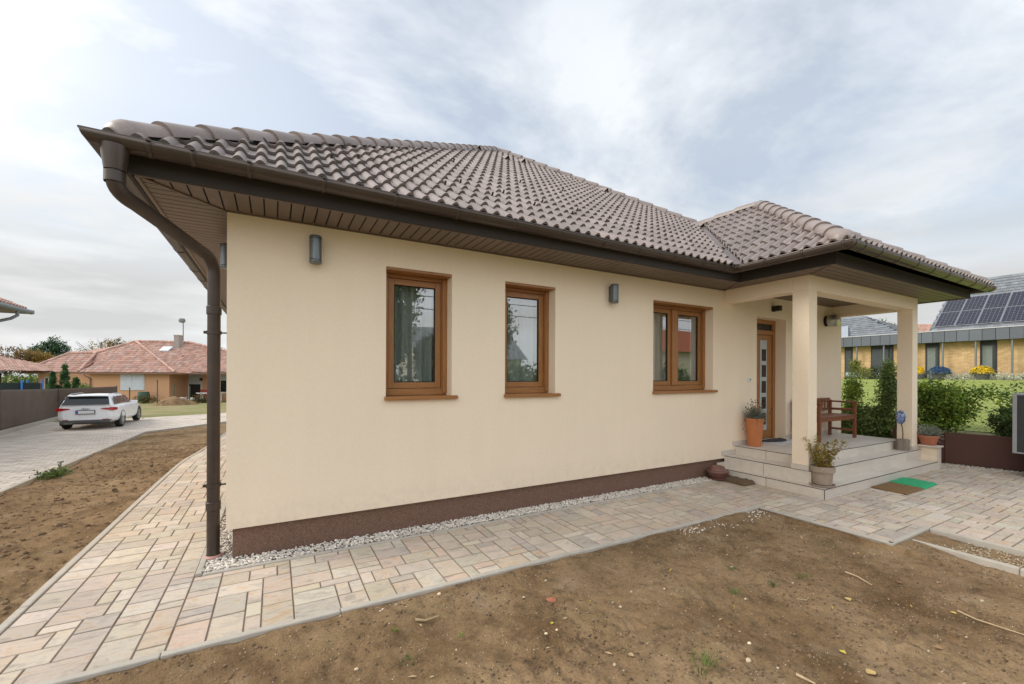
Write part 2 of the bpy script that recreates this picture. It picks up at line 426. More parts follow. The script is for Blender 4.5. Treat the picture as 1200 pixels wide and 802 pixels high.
# a plain room behind the openings
b = MB()
for (x0, x1, y1) in ((.26, 4.3, 4.2), (4.36, 7.45, 4.2), (7.5, 9.6, 4.2)):
    b.quad((x0,.26,.46), (x1,.26,.46), (x1,y1,.46), (x0,y1,.46)); b.quad((x0,y1,.46), (x1,y1,.46), (x1,y1,2.9), (x0,y1,2.9))
    b.quad((x0,.26,.46), (x0,y1,.46), (x0,y1,2.9), (x0,.26,2.9)); b.quad((x1,.26,.46), (x1,.26,2.9), (x1,y1,2.9), (x1,y1,.46))
    b.quad((x0,.26,2.9), (x0,y1,2.9), (x1,y1,2.9), (x1,.26,2.9))
b.build('interior_wall', M['interior'], house)

# windows
def sash(parent, x0, x1, z0, z1, y):
    w = .062; b = MB()
    b.box(x0, x0+w, y, y+.055, z0, z1); b.box(x1-w, x1, y, y+.055, z0, z1)
    s = b.build('sash', M['oak'], parent, bevel=.004)
    for (a_, c_) in ((z1-w, z1), (z0, z0+w)):
        b = MB(); b.box(x0+w, x1-w, y+.002, y+.053, a_, c_); b.build('rail', M['oakh'], s, bevel=.004)
    b = MB(); g0, g1, h0, h1 = x0+w, x1-w, z0+w, z1-w
    b.box(g0, g0+.009, y+.012, y+.03, h0, h1); b.box(g1-.009, g1, y+.012, y+.03, h0, h1); b.box(g0, g1, y+.0125, y+.03, h1-.009, h1); b.box(g0, g1, y+.0125, y+.03, h0, h0+.009)
    b.build('gasket', M['dark'], s)
    b = MB(); b.quad((g0+.005,y+.024,h0+.005), (g1-.005,y+.024,h0+.005), (g1-.005,y+.024,h1-.005), (g0+.005,y+.024,h1-.005)); b.build('glass', M['glass'], s)
for k, (x0, x1) in enumerate(WINS):
    fy = .165
    b = MB(); b.box(x0+.002, x0+.058, fy, fy+.07, ZS, ZH-.03); b.box(x1-.058, x1-.002, fy, fy+.07, ZS, ZH-.03)
    b.box(x0+.002, x0+.05, fy-.024, fy-.003, ZS+.02, ZH-.03); b.box(x1-.05, x1-.002, fy-.024, fy-.003, ZS+.02, ZH-.03)   # shutter guides
    if k == 2:
        xm = 5.735; b.box(xm-.05, xm+.05, fy-.012, fy+.07, ZS+.075, ZH-.075)
    win = b.build('window', M['oak'], house, bevel=.003)
    for (a_, c_) in ((ZH-.068, ZH-.03), (ZS, ZS+.07)):
        b = MB(); b.box(x0+.058, x1-.058, fy+.002, fy+.07, a_, c_); b.build('frame_rail', M['oakh'], win, bevel=.003)
    b = MB(); b.box(x0+.002, x1-.002, .004, fy+.06, ZH-.028, ZH-.002); b.build('shutter_box', M['oakh'], win)
    spans = [(x0+.062, x1-.062)] if k < 2 else [(x0+.062, 5.735-.054), (5.735+.054, x1-.062)]
    for (a, c) in spans: sash(win, a, c, ZS+.074, ZH-.072, fy+.016)
    b = MB()
    b.add([(x0-.015,-.045,ZS-.04), (x1+.06,-.045,ZS-.04), (x1+.06,.0,ZS-.04), (x0-.015,.0,ZS-.04), (x0-.015,-.045,ZS-.008), (x1+.06,-.045,ZS-.008), (x1+.06,0,ZS-.001), (x0-.015,0,ZS-.001)],
          [[0,3,2,1],[4,5,6,7],[0,1,5,4],[1,2,6,5],[3,0,4,7],[2,3,7,6]])
    b.box(x0+.001, x1-.001, -.003, fy+.05, ZS-.022, ZS-.003)
    b.build('sill', M['oakh'], win, bevel=.003)
# curtains hang inside: things of their own
CL = ['sheer white curtain behind the first window from the downpipe corner', 'sheer white curtain behind the narrow middle window', 'sheer white curtain behind the double window beside the porch']
for k, (x0, x1) in enumerate(WINS):
    b = MB(); n = 90; a, c = x0-.15, x1+.15; prv = None
    gap = (.55, .8) if k == 2 else None
    for i in range(n+1):
        t = i/n; x = a+(c-a)*t; y = .31+.03*math.sin(t*60+k)+.018*math.sin(t*23+2*k)
        if prv and not (gap and gap[0] < t < gap[1]): b.quad((prv[0],prv[1],.9), (x,y,.9), (x,y,2.72), (prv[0],prv[1],2.72))
        prv = (x, y)
    tag(b.build('curtain', M['sheer'], smooth=60), CL[k], 'curtain', 'sheer curtains inside the windows')

# door
dx0, dx1, dz0, dz1 = DOOR; dy = .215
b = MB(); b.box(dx0+.002, dx0+.075, dy-.03, dy+.05, dz0+.004, dz1-.002); b.box(dx1-.075, dx1-.002, dy-.03, dy+.05, dz0+.004, dz1-.002)
door = b.build('door', M['oak'], house, bevel=.004)
for (a_, c_) in ((dz1-.075, dz1-.002), (2.36, 2.44)):
    b = MB(); b.box(dx0+.075, dx1-.075, dy-.028, dy+.05, a_, c_); b.build('frame_rail', M['oakh'], door, bevel=.004)
b = MB(); b.box(dx0+.08, dx1-.08, dy-.01, dy+.045, dz0+.02, 2.355); b.build('leaf', M['oak'], door, bevel=.004)
gx0, gx1 = 8.045, 8.255
b = MB(); b.box(gx0, gx1, dy-.018, dy-.0102, .62, 2.26); b.build('steel_panel', M['frost'], door)
b = MB()
for i in range(5): b.box(gx0+.05, gx1-.03, dy-.022, dy-.0182, .72+i*.29, .72+i*.29+.215)
b.build('door_glass', M['dglass'], door)
b = MB(); b.box(dx0+.08, dx1-.08, dy+.005, dy+.02, 2.445, dz1-.08); b.build('transom_glass', M['dglass'], door)
b = MB(); b.tube([(7.80,dy-.012,1.0),(7.80,dy-.06,1.0),(7.80,dy-.06,1.9),(7.80,dy-.012,1.9)], .013, 10); b.build('handle', M['steel'], door, smooth=50)

# porch: steps, pillars, beams
SX0, SX1, SX2, SX3 = 10.42, 6.61, 6.735, 7.01
def tier(x0, x1, y0, z0, z1):
    b = MB(); t = .012; rg = random.Random(int(z1*1000))
    n = max(1, round((x1-x0)/.6)); w = (x1-x0)/n
    for i in range(n):
        v = rg.uniform(.94, 1.05); b.col = (v, v, v*.99, 1)
        b.box(x0+i*w+.0006, x0+(i+1)*w-.0006, y0, y0+t, z0, z1-.0015)          # front risers
    m = max(1, round((-y0)/.6)); h = -y0/m
    for j in range(m):
        v = rg.uniform(.94, 1.05); b.col = (v, v, v*.99, 1)
        b.box(x0, x0+t, y0+j*h+.0126, y0+(j+1)*h-.0006, z0, z1-.0015)
        for i in range(n):
            v = rg.uniform(.94, 1.05); b.col = (v, v, v*.99, 1)
            b.box(x0+i*w+.0015+(t if i == 0 else 0), x0+(i+1)*w-.0015, y0+j*h+.0015+(t if j == 0 else 0), y0+(j+1)*h-.0015, z1-.014, z1)
    b.col = (.8, .8, .8, 1); b.box(x0+t, x1-.002, y0+t, -.001, z0, z1-.0155)
    return b
steps = tier(SX1, SX0, -1.5, -.12, .127).build('porch_steps', M['ptile'], house)
tier(SX2, SX0, -1.28, .1275, .311).build('step', M['ptile'], steps); tier(SX3, SX0, -1.035, .3115, .45).build('porch_floor', M['ptile'], steps)
b = MB()
for (x, y, z) in ((SX1, -1.5, .127), (SX2, -1.28, .311), (SX3, -1.035, .45)):
    b.box(x-.0015, SX0, y-.0015, y+.005, z-.007, z+.001); b.box(x-.0015, x+.005, y+.005, -.002, z-.007, z+.001)
b.box(SX1-.002, SX1+.004, -1.502, -1.496, -.1, .119)
b.build('edge_trim', M['trim'], steps)
b = MB(); b.col = (.93, .92, .92, 1)
b.box(SX1-.07, SX2-.001, -.01, -.001, .129, .215); b.box(SX2-.08, SX3-.001, -.0095, -.001, .3125, .395); b.box(SX3-.07, 7.612, -.01, -.001, .452, .53); b.box(8.508, 10.4, -.01, -.001, .452, .53)
b.build('skirting', M['ptile'], steps)
PX0, PX1, PY = 6.7264, 10.36, -1.25; PW = .215
for x in (PX0, PX1-PW):
    b = MB(); b.box(x, x+PW, PY, PY+PW, .311, 2.79)
    c = b.build('column', M['stucco'], house, bevel=.006)
    b = MB(); b.col = (.93, .92, .92, 1); b.box(x-.008, x+PW+.008, PY-.008, PY+PW+.008, .312, .385); b.build('column_base', M['ptile'], c)
b = MB()
b.box(PX0, PX1, PY, PY+PW, 2.79, 3.05); b.box(PX0, PX0+PW, PY+PW, -.001, 2.79, 3.05); b.box(PX1-PW, PX1, PY+PW, -.001, 2.79, 3.05)
b.build('porch_beam', M['stucco'], house, bevel=.005)
b = MB(); b.box(10.425, 10.52, -1.49, -1.25, -.1, .375); b.box(10.425, 10.52, -1.25, -1.0, -.1, .375)
par = b.build('parapet', M['stucco'], house)
b = MB(); b.box(10.36, 10.56, -1.54, -1.255, .3765, .402); b.build('coping', M['ptile'], par, bevel=.004)
b = MB(); b.box(10.42, 10.53, -1.515, -1.4905, -.1, .3755); b.build('end_tile', M['ptile'], par)

# eaves: soffit boards, fascia
ZF = 2.992
b = MB(); fl = (-.51, -.50); g = .011; bw = .098
def slab(b, q, z, t=.003): b.add([(x, y, z) for x, y in q]+[(x, y, z+t) for x, y in q], [[3,2,1,0],[4,5,6,7],[0,1,5,4],[1,2,6,5],[2,3,7,6],[3,0,4,7]])
x = -.5
while x < 6.28:                                    # boards at right angles to the front wall
    y0 = -.485 if x > -.47 else x
    xe_ = x+bw-g
    q = [(x,-.485), (xe_,-.485), (xe_, min(0, xe_)-.004 if xe_ < 0 else 0), (x, min(0, x)-.004)] if x > -.47 else None
    if q: slab(b, q, ZF)
    x += bw
y = -.44
while y < HX+.5:                                   # boards at right angles to the left wall
    x1 = 0 if y >= 0 else y
    if x1 > -.47: slab(b, [(-.488,y), (x1-.004,y), (min(0,y+bw-g)-.004,y+bw-g), (-.488,y+bw-g)], ZF+.0005)
    y += bw
y = -1.70                                          # porch front overhang
while y < -1.27:
    b.box(6.35-0+(.0), 10.98, y, y+bw-g, ZF+.0002, ZF+.0122); y += bw
x = 6.36
while x < 6.7: b.box(x, x+bw-g, -1.22, -.01 if x > 6.3 else -.3, ZF+.0004, ZF+.0124); x += bw
x = 10.37
while x < 10.95: b.box(x, x+bw-g, -1.22, HX, ZF+.0004, ZF+.0124); x += bw
y = -1.03
while y < -.03: b.box(PX0+PW+.002, PX1-PW-.002, y, y+bw-g, ZF+.0002, ZF+.0122); y += bw
soffit = b.build('soffit', M['soffit'], house)
b = MB()
b.box(-.515, 11.0, -.5, .02, ZF+.016, ZF+.02); b.box(-.51, .02, .0205, HX+.5, ZF+.016, ZF+.02); b.box(6.33, 11.0, -1.72, -.501, ZF+.016, ZF+.02); b.box(HX, 11.0, .0205, HX+.5, ZF+.016, ZF+.02)
b.build('backing', M['dark'], soffit)
b = MB()
def trim(p, q, w=.026): b.bar((p[0],p[1],ZF-.004), (q[0],q[1],ZF-.004), w, .014)
trim((-.495,-.49), (6.34,-.49)); trim((-.492,-.475), (-.492,HX+.5)); trim((6.345,-.5), (6.345,-1.70)); trim((6.335,-1.705), (10.98,-1.705)); trim((10.975,-1.69), (10.975,HX))
trim((-.49,-.485), (-.012,-.012), .012); trim((6.355,-1.70), (6.72,-1.26), .012); trim((6.335,-.49), (6.72,-.012), .012)
trim((-.012,-.005), (-.012,HX), .022); trim((0,-.012), (6.71,-.012), .018)
b.build('soffit_trim', M['soffit'], soffit)
b = MB(); FT = 3.125
for (p, q) in (((-.525,-.513),(6.325,-.513)), ((-.525,-.50),(-.525,HX+.52)), ((6.325,-.52),(6.325,-1.735)), ((6.312,-1.735),(11.01,-1.735)), ((11.01,-1.72),(11.01,HX+.52)), ((-.525,HX+.525),(11.01,HX+.525))):
    b.bar((p[0],p[1],(ZF-.012+FT)/2), (q[0],q[1],(ZF-.012+FT)/2), .026, FT-ZF+.012)
b.build('fascia', M['fascia'], house)

# gutters: half round, lip bead, joints
GR = .075
def gutter_run(b, pts, z):
    """pts = lip line (outer edge) in plan, outward side on the right of travel"""
    n = len(pts); P = [Vector((p[0], p[1], 0)) for p in pts]
    nr = []
    for i in range(n-1):
        d = (P[i+1]-P[i]).normalized(); nr.append(Vector((-d.y, d.x, 0)))   # inward (left of travel)
    rows = []
    for i in range(n):
        if i == 0: m = nr[0]; s = 1
        elif i == n-1: m = nr[-1]; s = 1
        else:
            m = (nr[i-1]+nr[i]).normalized(); s = 1/max(.3, m.dot(nr[i]))
        row = []
        for k in range(13):
            a = math.pi*k/12
            off = GR - GR*math.cos(a); dz = -GR*math.sin(a)*1.0
            row.append(P[i] + m*s*off + Vector((0, 0, z+dz)))
        rows.append(row)
    pts_ = [q for r in rows for q in r]
    b.add(pts_, [[i*13+k, i*13+k+1, (i+1)*13+k+1, (i+1)*13+k] for i in range(n-1) for k in range(12)])
    b.tube([P[i]+Vector((0,0,z+.004))+(nr[min(i, n-2)]*.006) for i in range(n)], .0085, 8)
    return nr
lip_a = [(-.715, HX+.66), (-.715, -.715), (6.0, -.64), (6.0, -2.05), (11.2, -2.02), (11.2, HX+.66)]
b = MB(); gutter_run(b, lip_a, 3.142)
gut = b.build('gutter', M['gutter'], house, smooth=40)
sm = gut.modifiers.new('thick', 'SOLIDIFY'); sm.thickness = .003
def joint(c, d, name='gutter_joint', w=.028):
    """band round the gutter at lip point c, d = direction along the gutter"""
    d = Vector((d[0], d[1], 0)).normalized(); nin = Vector((-d.y, d.x, 0)); b = MB(); rows = []
    for s in (-w/2, w/2):
        for k in range(13):
            a = math.pi*k/12; off = GR-(GR+.004)*math.cos(a); dz = -(GR+.005)*math.sin(a)
            rows.append(Vector((c[0], c[1], 3.142)) + d*s + nin*off + Vector((0,0,dz)))
    b.add(rows, [[k, k+1, 13+k+1, 13+k] for k in range(12)])
    b.obox(Vector((c[0],c[1],3.15))+nin*.004, d*w/2, nin*.014, Vector((0,0,.006)))
    o = b.build(name, M['gutter'], gut, smooth=40); m = o.modifiers.new('thick', 'SOLIDIFY'); m.thickness = .004
def along(a, c, s): return (a[0]+(c[0]-a[0])*s, a[1]+(c[1]-a[1])*s)
for s in (.05, .085, .135, .21, .295, .38, .47, .56, .645, .73, .82, .905, .975): joint(along(lip_a[1], lip_a[2], s), (1, .0112))
for s in (.04, .3, .62, .93): joint(along(lip_a[2], lip_a[3], s), (0, -1))
for s in (.02, .065, .15, .25, .36, .47, .58, .69, .8, .9, .975): joint(along(lip_a[3], lip_a[4], s), (1, .006))
for y in (1.0, 2.1, 3.2, 3.9, 4.6, 5.5, 6.6, 7.7): joint((-.715, y), (0, -1))
# outlet and downpipe
ox, oy = -.56, -.645
b = MB()
b.lathe([(.074, 3.09), (.071, 3.05), (.063, 2.985), (.056, 2.93)], (ox, oy, 0), 24); b.build('outlet', M['gutter'], gut, smooth=50)
def bez(p0, p1, p2, n=8):
    p0, p1, p2 = map(Vector, (p0, p1, p2)); return [p0*(1-t)**2 + p1*2*t*(1-t) + p2*t*t for t in [i/n for i in range(n+1)]]
px_, py_ = -.105, .16
A = Vector((ox, oy, 2.95)); k1 = Vector((ox, oy, 2.81)); k2 = Vector((px_, py_, 2.59))
d = (k2-k1).normalized()
pts = [A] + bez(k1+Vector((0,0,.07)), k1-Vector((0,0,.02)), k1+d*.16, 8) + bez(k2-d*.16, k2+Vector((0,0,.02)), k2-Vector((0,0,.12)), 8) + [Vector((px_, py_, .03))]
b = MB(); b.tube(pts, .049, 20); dp = b.build('downpipe', M['pipe'], house, smooth=50)
for (cx_, cy_, z) in ((ox, oy, 2.85), (px_, py_, .42), (px_, py_, 2.12)):
    b = MB(); b.lathe([(.053, z), (.0565, z+.004), (.0565, z+.07), (.053, z+.074)], (cx_, cy_, 0), 20); b.build('pipe_socket', M['pipe'], dp, smooth=40)
for z in (.62, 1.95):
    b = MB(); b.lathe([(.0535, z), (.0575, z), (.0575, z+.028), (.0535, z+.028)], (px_, py_, 0), 20); b.bar((px_+.055, py_, z+.014), (0, py_, z+.014), .012, .012); b.box(px_-.075, px_-.05, py_-.008, py_+.008, z+.002, z+.026)
    b.build('pipe_bracket', M['gutter'], dp, smooth=40)
b = MB(); b.lathe([(.066, 0), (.068, .022), (.058, .036), (.053, .037)], (px_, py_, -.005), 18); b.build('pipe_seal', M['pink'], dp, smooth=40)

# ---- tiled roof
SL = .70; COURSE = .262; WAVE = .141
def tile_plane(O, u, v, ulen, rise, clips, name, parent, mat=M['tile'], step=11):
    """interlocking tiles laid course by course; O eave start, u along the eave, v up the slope in plan"""
    O = Vector(O); u = Vector(u); v = Vector(v); n = (Vector((0,0,1))-v*SL).normalized(); up = v+Vector((0,0,SL))
    bm_v = []; bm_f = []; cols = []; rg = random.Random(hash(name) % 100 if False else len(name))
    nu = int(ulen/WAVE*step)+1; du = WAVE/step; nc = int(rise/COURSE)+2
    def prof(t):
        t = t % 1.0
        if t < .64: return .042*math.sin(math.pi*t/.64)**.85
        return -.003*math.sin(math.pi*(t-.64)/.36)
    H = [prof(i/step) for i in range(nu+1)]
    for j in range(nc):
        rows = ((j*COURSE-.013, .016, -.004), (j*COURSE-.010, .035, 0), (j*COURSE+COURSE*.45, .021, 0), ((j+1)*COURSE-.004, .006, 0))
        base = len(bm_v)
        for (vv, lift, dh) in rows:
            for i in range(nu+1):
                bm_v.append(O + u*(i*du) + up*vv + n*(H[i]+lift+dh))
        tv = [rg.uniform(.86, 1.12) for _ in range(nu//(2*step)+2)]
        for r in range(3):
            for i in range(nu):
                bm_f.append((base+r*(nu+1)+i, base+r*(nu+1)+i+1, base+(r+1)*(nu+1)+i+1, base+(r+1)*(nu+1)+i)); c = tv[i//(2*step)]*(.52 if r == 0 else 1); cols.append((c, c*.985, c*.97, 1))  # lower lip faces darkened: shade under the tile edges put into the tint
    import bmesh
    me = bpy.data.meshes.new(name); me.from_pydata(bm_v, [], bm_f)
    at = me.attributes.new('tint', 'FLOAT_COLOR', 'FACE'); at.data.foreach_set('color', [x for c in cols for x in c])
    bm = bmesh.new(); bm.from_mesh(me)
    for (co, no) in clips:
        bmesh.ops.bisect_plane(bm, geom=bm.verts[:]+bm.edges[:]+bm.faces[:], plane_co=co, plane_no=no, clear_outer=True)
    bm.to_mesh(me); bm.free()
    me.polygons.foreach_set('use_smooth', [True]*len(me.polygons)); me.set_sharp_from_angle(angle=R_(38))
    me.materials.append(mat); o = bpy.data.objects.new(name, me); COL.objects.link(o); o.parent = parent; return o
E0 = -.63; Z0 = 3.135; AP = HX/2; RL = HX-2*E0; AZ = Z0+SL*(AP-E0)
PXL, PXR, PYF = 6.08, 11.12, -1.97; PXM = (PXL+PXR)/2; PZ = Z0+.02+SL*(PXM-PXL); PHY = PYF+(PXM-PXL); PVY = E0+(PZ-Z0)/SL
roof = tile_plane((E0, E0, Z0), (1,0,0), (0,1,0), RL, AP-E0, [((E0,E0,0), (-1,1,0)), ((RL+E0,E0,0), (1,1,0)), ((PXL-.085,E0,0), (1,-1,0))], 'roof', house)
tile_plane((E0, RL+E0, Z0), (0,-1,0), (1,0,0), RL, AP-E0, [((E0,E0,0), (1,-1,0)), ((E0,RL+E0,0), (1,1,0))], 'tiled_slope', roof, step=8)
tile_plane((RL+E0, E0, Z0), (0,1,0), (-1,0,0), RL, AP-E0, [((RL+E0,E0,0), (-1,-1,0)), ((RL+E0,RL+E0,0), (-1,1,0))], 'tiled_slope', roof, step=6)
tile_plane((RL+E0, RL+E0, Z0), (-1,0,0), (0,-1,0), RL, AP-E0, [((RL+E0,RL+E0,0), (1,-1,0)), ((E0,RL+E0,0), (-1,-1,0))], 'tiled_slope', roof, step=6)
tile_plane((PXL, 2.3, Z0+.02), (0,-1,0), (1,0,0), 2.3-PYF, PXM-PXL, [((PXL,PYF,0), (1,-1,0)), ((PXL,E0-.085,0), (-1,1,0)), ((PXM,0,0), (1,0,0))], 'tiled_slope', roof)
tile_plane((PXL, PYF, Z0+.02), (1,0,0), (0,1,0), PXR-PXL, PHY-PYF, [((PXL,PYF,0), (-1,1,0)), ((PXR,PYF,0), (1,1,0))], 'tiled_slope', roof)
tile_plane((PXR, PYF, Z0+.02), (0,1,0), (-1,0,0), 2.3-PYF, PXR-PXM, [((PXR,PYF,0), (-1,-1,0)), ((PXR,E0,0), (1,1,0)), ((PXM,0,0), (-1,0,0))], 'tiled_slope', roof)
b = MB()   # underlay under the tiles
ul = -.03; A0 = (AP, AP, AZ+ul)
cs = [(E0+.08,E0+.08,Z0+ul+.03), (RL+E0-.08,E0+.08,Z0+ul+.03), (RL+E0-.08,RL+E0-.08,Z0+ul+.03), (E0+.08,RL+E0-.08,Z0+ul+.03)]
for i in range(4): b.quad(cs[i], cs[(i+1) % 4], A0)
b.quad((PXL+.08,PYF+.08,Z0+ul+.03), (PXR-.08,PYF+.08,Z0+ul+.03), (PXM,PHY,PZ+ul)); b.quad((PXL+.08,PYF+.08,Z0+ul+.03), (PXM,PHY,PZ+ul), (PXM,PVY,PZ+ul), (PXL+.08,E0,Z0+ul+.03))
b.quad((PXR-.08,PYF+.08,Z0+ul+.03), (PXR-.08,E0,Z0+ul+.03), (PXM,PVY,PZ+ul), (PXM,PHY,PZ+ul)); b.build('underlay', M['dark'], roof)
# hip and ridge caps: each cap overlaps the one below it
def caps(p, q, name='hip_cap', L=.40, pitch=.345, lift=.015, start=True):
    p = Vector(p); q = Vector(q); d = (q-p); tot = d.length; d.normalize(); sd = d.cross(Vector((0,0,1))).normalized(); u = sd.cross(d); n = int(tot/pitch)
    pit = tot/n; b = MB(); rg = random.Random(n); K = 14
    for i in range(n):
        c0 = p+d*(i*pit); v = rg.uniform(.9, 1.1); b.col = (v, v*.985, v*.97, 1); rows = []
        prof = ((0, .105, -.008), (0, .119, .010), (.05, .117, .010), (pit, .101, .0), (pit+.05, .098, -.004))
        if i == 0 and start: prof = ((-.02, .05, -.05), (0, .085, -.02), (.035, .105, 0), (.10, .117, .008), (pit, .101, 0), (pit+.05, .098, -.004))
        for (s, r, dz) in prof:
            for k in range(K+1):
                a = R_(-8)+(math.pi+R_(16))*k/K
                rows.append(c0+d*s+sd*(math.cos(a)*r)+u*(math.sin(a)*r*.86+lift+dz))
        m = len(prof)
        b.add(rows, [[r*(K+1)+k, r*(K+1)+k+1, (r+1)*(K+1)+k+1, (r+1)*(K+1)+k] for r in range(m-1) for k in range(K)])
    cp = b.build(name, M['tile'], roof, smooth=35)
    e = MB()
    for k in (-1, 1): e.bar(p+d*.06+sd*(.075*k)-u*.03, q+sd*(.075*k)-u*.03, .03, .13, u)
    e.build('dark_gap_strip', M['dark'], cp); return cp  # dark bars added under the caps to block sky light through the gap
hz = .0
caps((E0+.04, E0+.04, Z0+hz+.02), (AP, AP, AZ+hz)); caps((PXM, PVY, PZ+hz), (PXM, PHY, PZ+hz), 'ridge_cap', start=False)
caps((RL+E0, E0, Z0+hz), (AP, AP, AZ+hz)); caps((E0+.04, RL+E0, Z0+hz), (AP, AP, AZ+hz)); caps((RL+E0, RL+E0, Z0+hz), (AP, AP, AZ+hz))
caps((PXL+.04, PYF+.04, Z0+hz+.03), (PXM, PHY, PZ+hz)); caps((PXR-.04, PYF+.04, Z0+hz+.03), (PXM, PHY, PZ+hz))
b = MB(); vp = Vector((PXL-.02, E0-.02, Z0+.035)); vq = Vector((PXM, PVY, PZ+.03)); dd = (vq-vp).normalized(); sd = Vector((1,-1,0)).normalized()
for (o1, h1, o2, h2) in ((-.10, .03, -.03, .012), (-.03, .012, .03, .012), (.03, .012, .10, .03)):
    b.quad(vp+sd*o1+Vector((0,0,h1)), vp+sd*o2+Vector((0,0,h2)), vq+sd*o2+Vector((0,0,h2)), vq+sd*o1+Vector((0,0,h1)))
b.build('valley_flashing', M['flash'], roof)
# snow guards and vent tiles
gm = None
def guard(p, v):
    global gm
    if gm is None:
        b = MB(); b.box(-.012, .012, -.05, .012, .0, .004); b.box(-.011, .011, -.05, -.045, .004, .055); b.add([(0,-.05,.05), (0,.005,.004), (0,-.05,.004)], [[0,1,2]])
        o = b.build('snow_guard', M['gutter'], roof); gm = o.data
    else:
        o = bpy.data.objects.new('snow_guard', gm); COL.objects.link(o); o.parent = roof
    a = math.atan2(v[1], v[0])-math.pi/2
    o.matrix_local = Matrix.Translation(p) @ Matrix.Rotation(a, 4, 'Z') @ Matrix.Rotation(math.atan(SL), 4, 'X')
for i in range(11):
    for (cj, du) in ((2, 0), (3, 2)):
        x = E0 + WAVE*(6.28+4*i+du); vv = COURSE*(cj+.55)
        if x > E0+vv+.25 and x < PXL+vv-.25: guard(Vector((x, E0+vv, Z0+SL*vv+.058)), (0,1))
for i in range(7):
    x = E0 + WAVE*(16.28+7*i); vv = COURSE*(8.55 if i % 2 else 7.55)
    if x > E0+vv+.4: guard(Vector((x, E0+vv, Z0+SL*vv+.058)), (0,1))
for i in range(4):
    y = 2.3-WAVE*(13.28+3*i); vv = COURSE*(1.55+.98*(i % 2)+(2 if i > 1 else 0)); guard(Vector((PXL+vv, y-.0, Z0+.02+SL*vv+.058)), (1,0))
for (k, cj) in ((34, 18), (38, 17), (42, 18), (53, 14), (64, 9)):
    x = E0+WAVE*(k+.28); vv = COURSE*cj; nn = Vector((0,-SL,1)).normalized(); up = Vector((0,1,SL)).normalized()
    if vv < AP-E0-.3 and x < 2*AP-(E0+vv)-.3:
        c = Vector((x, E0+vv, Z0+SL*vv))+nn*.05; b = MB(); w = Vector((.075,0,0)); h = nn*.1
        b.add([c-w, c+w, c+h, c+up*.3-w*.4, c+up*.3+w*.4, c+up*.32+h*.15], [[0,2,5,3],[2,1,4,5]]); vt = b.build('vent_tile', M['tile'], roof)
        b = MB(); f = up*.012; b.add([c-w*.85+f, c+w*.85+f, c+h*.85+f], [[0,1,2]]); b.build('vent_mesh', M['dark'], vt)
# wall lamps, bell, vent: each its own thing
def updown_lamp(x, z, label, face=0, loc=None):
    t = thing('wall_lamp', label, 'wall lamp', loc or (x, -.001, z), face, 'grey up and down wall lamps')
    b = MB(); b.lathe([(.042,-.095), (.052,-.093), (.052,.093), (.042,.095)], (0,-.075,0), 24); b.build('body', M['lamp_grey'], t, smooth=40)
    b = MB(); b.box(-.035, .035, -.035, 0, -.1, .1); b.build('bracket', M['lamp_grey'], t, bevel=.003)
    for s in (1, -1):
        b = MB(); zz = .112*s; b.lathe([(.0, zz+.014*s), (.05, zz+.012*s), (.054, zz), (.054, zz-.012*s), (0, zz-.013*s)], (0,-.075,0), 24); b.build('cap', M['lamp_grey'], t, smooth=40)
    b = MB(); b.lathe([(.04,-.104), (.04,.104)], (0,-.075,0), 20); b.build('diffuser', M['frost'], t, smooth=60)
updown_lamp(.681, 2.742, 'grey cylindrical wall lamp high on the wall left of the first window')
updown_lamp(4.296, 2.69, 'grey cylindrical wall lamp on the wall left of the double window')
updown_lamp(0, 2.66, 'grey cylindrical wall lamp on the side wall behind the downpipe', -math.pi/2, (-.001, .85, 2.80))
t = thing('porch_lamp', 'small black box lamp on the wall above the front door', 'wall lamp', (8.10, -.001, 2.80))
b = MB(); b.box(-.05, .05, -.012, 0, -.05, .05); b.build('back_plate', M['lamp_black'], t); b = MB(); b.box(-.045, .045, -.13, -.0125, -.045, .045); b.build('body', M['lamp_black'], t, bevel=.004)
t = thing('door_bell', 'white door bell plate on the cream wall left of the door', 'door bell', (7.40, -.001, 1.545))
b = MB(); b.box(-.04, .04, -.018, 0, -.04, .04); b.build('plate', M['white_plastic'], t, bevel=.006); b = MB(); b.lathe([(0,-.024), (.014,-.024), (.016,-.0185)], (0,0,0), 16, 'y'); b.build('button', M['lamp_grey'], t, smooth=40)
t = thing('wall_vent', 'round steel vent hood with dark throat high on the porch wall', 'vent', (9.93, -.001, 2.70))
b = MB(); b.lathe([(.10,-.075), (.105,0)], (0,0,0), 24, 'y'); b.build('throat', M['dark'], t, smooth=40)
b = MB(); b.lathe([(.085,-.06), (.118,-.062), (.12,-.075), (.12,-.16), (.105,-.20), (.06,-.222), (0,-.228)], (0,0,0), 28, 'y'); b.build('hood', M['steel'], t, smooth=40)
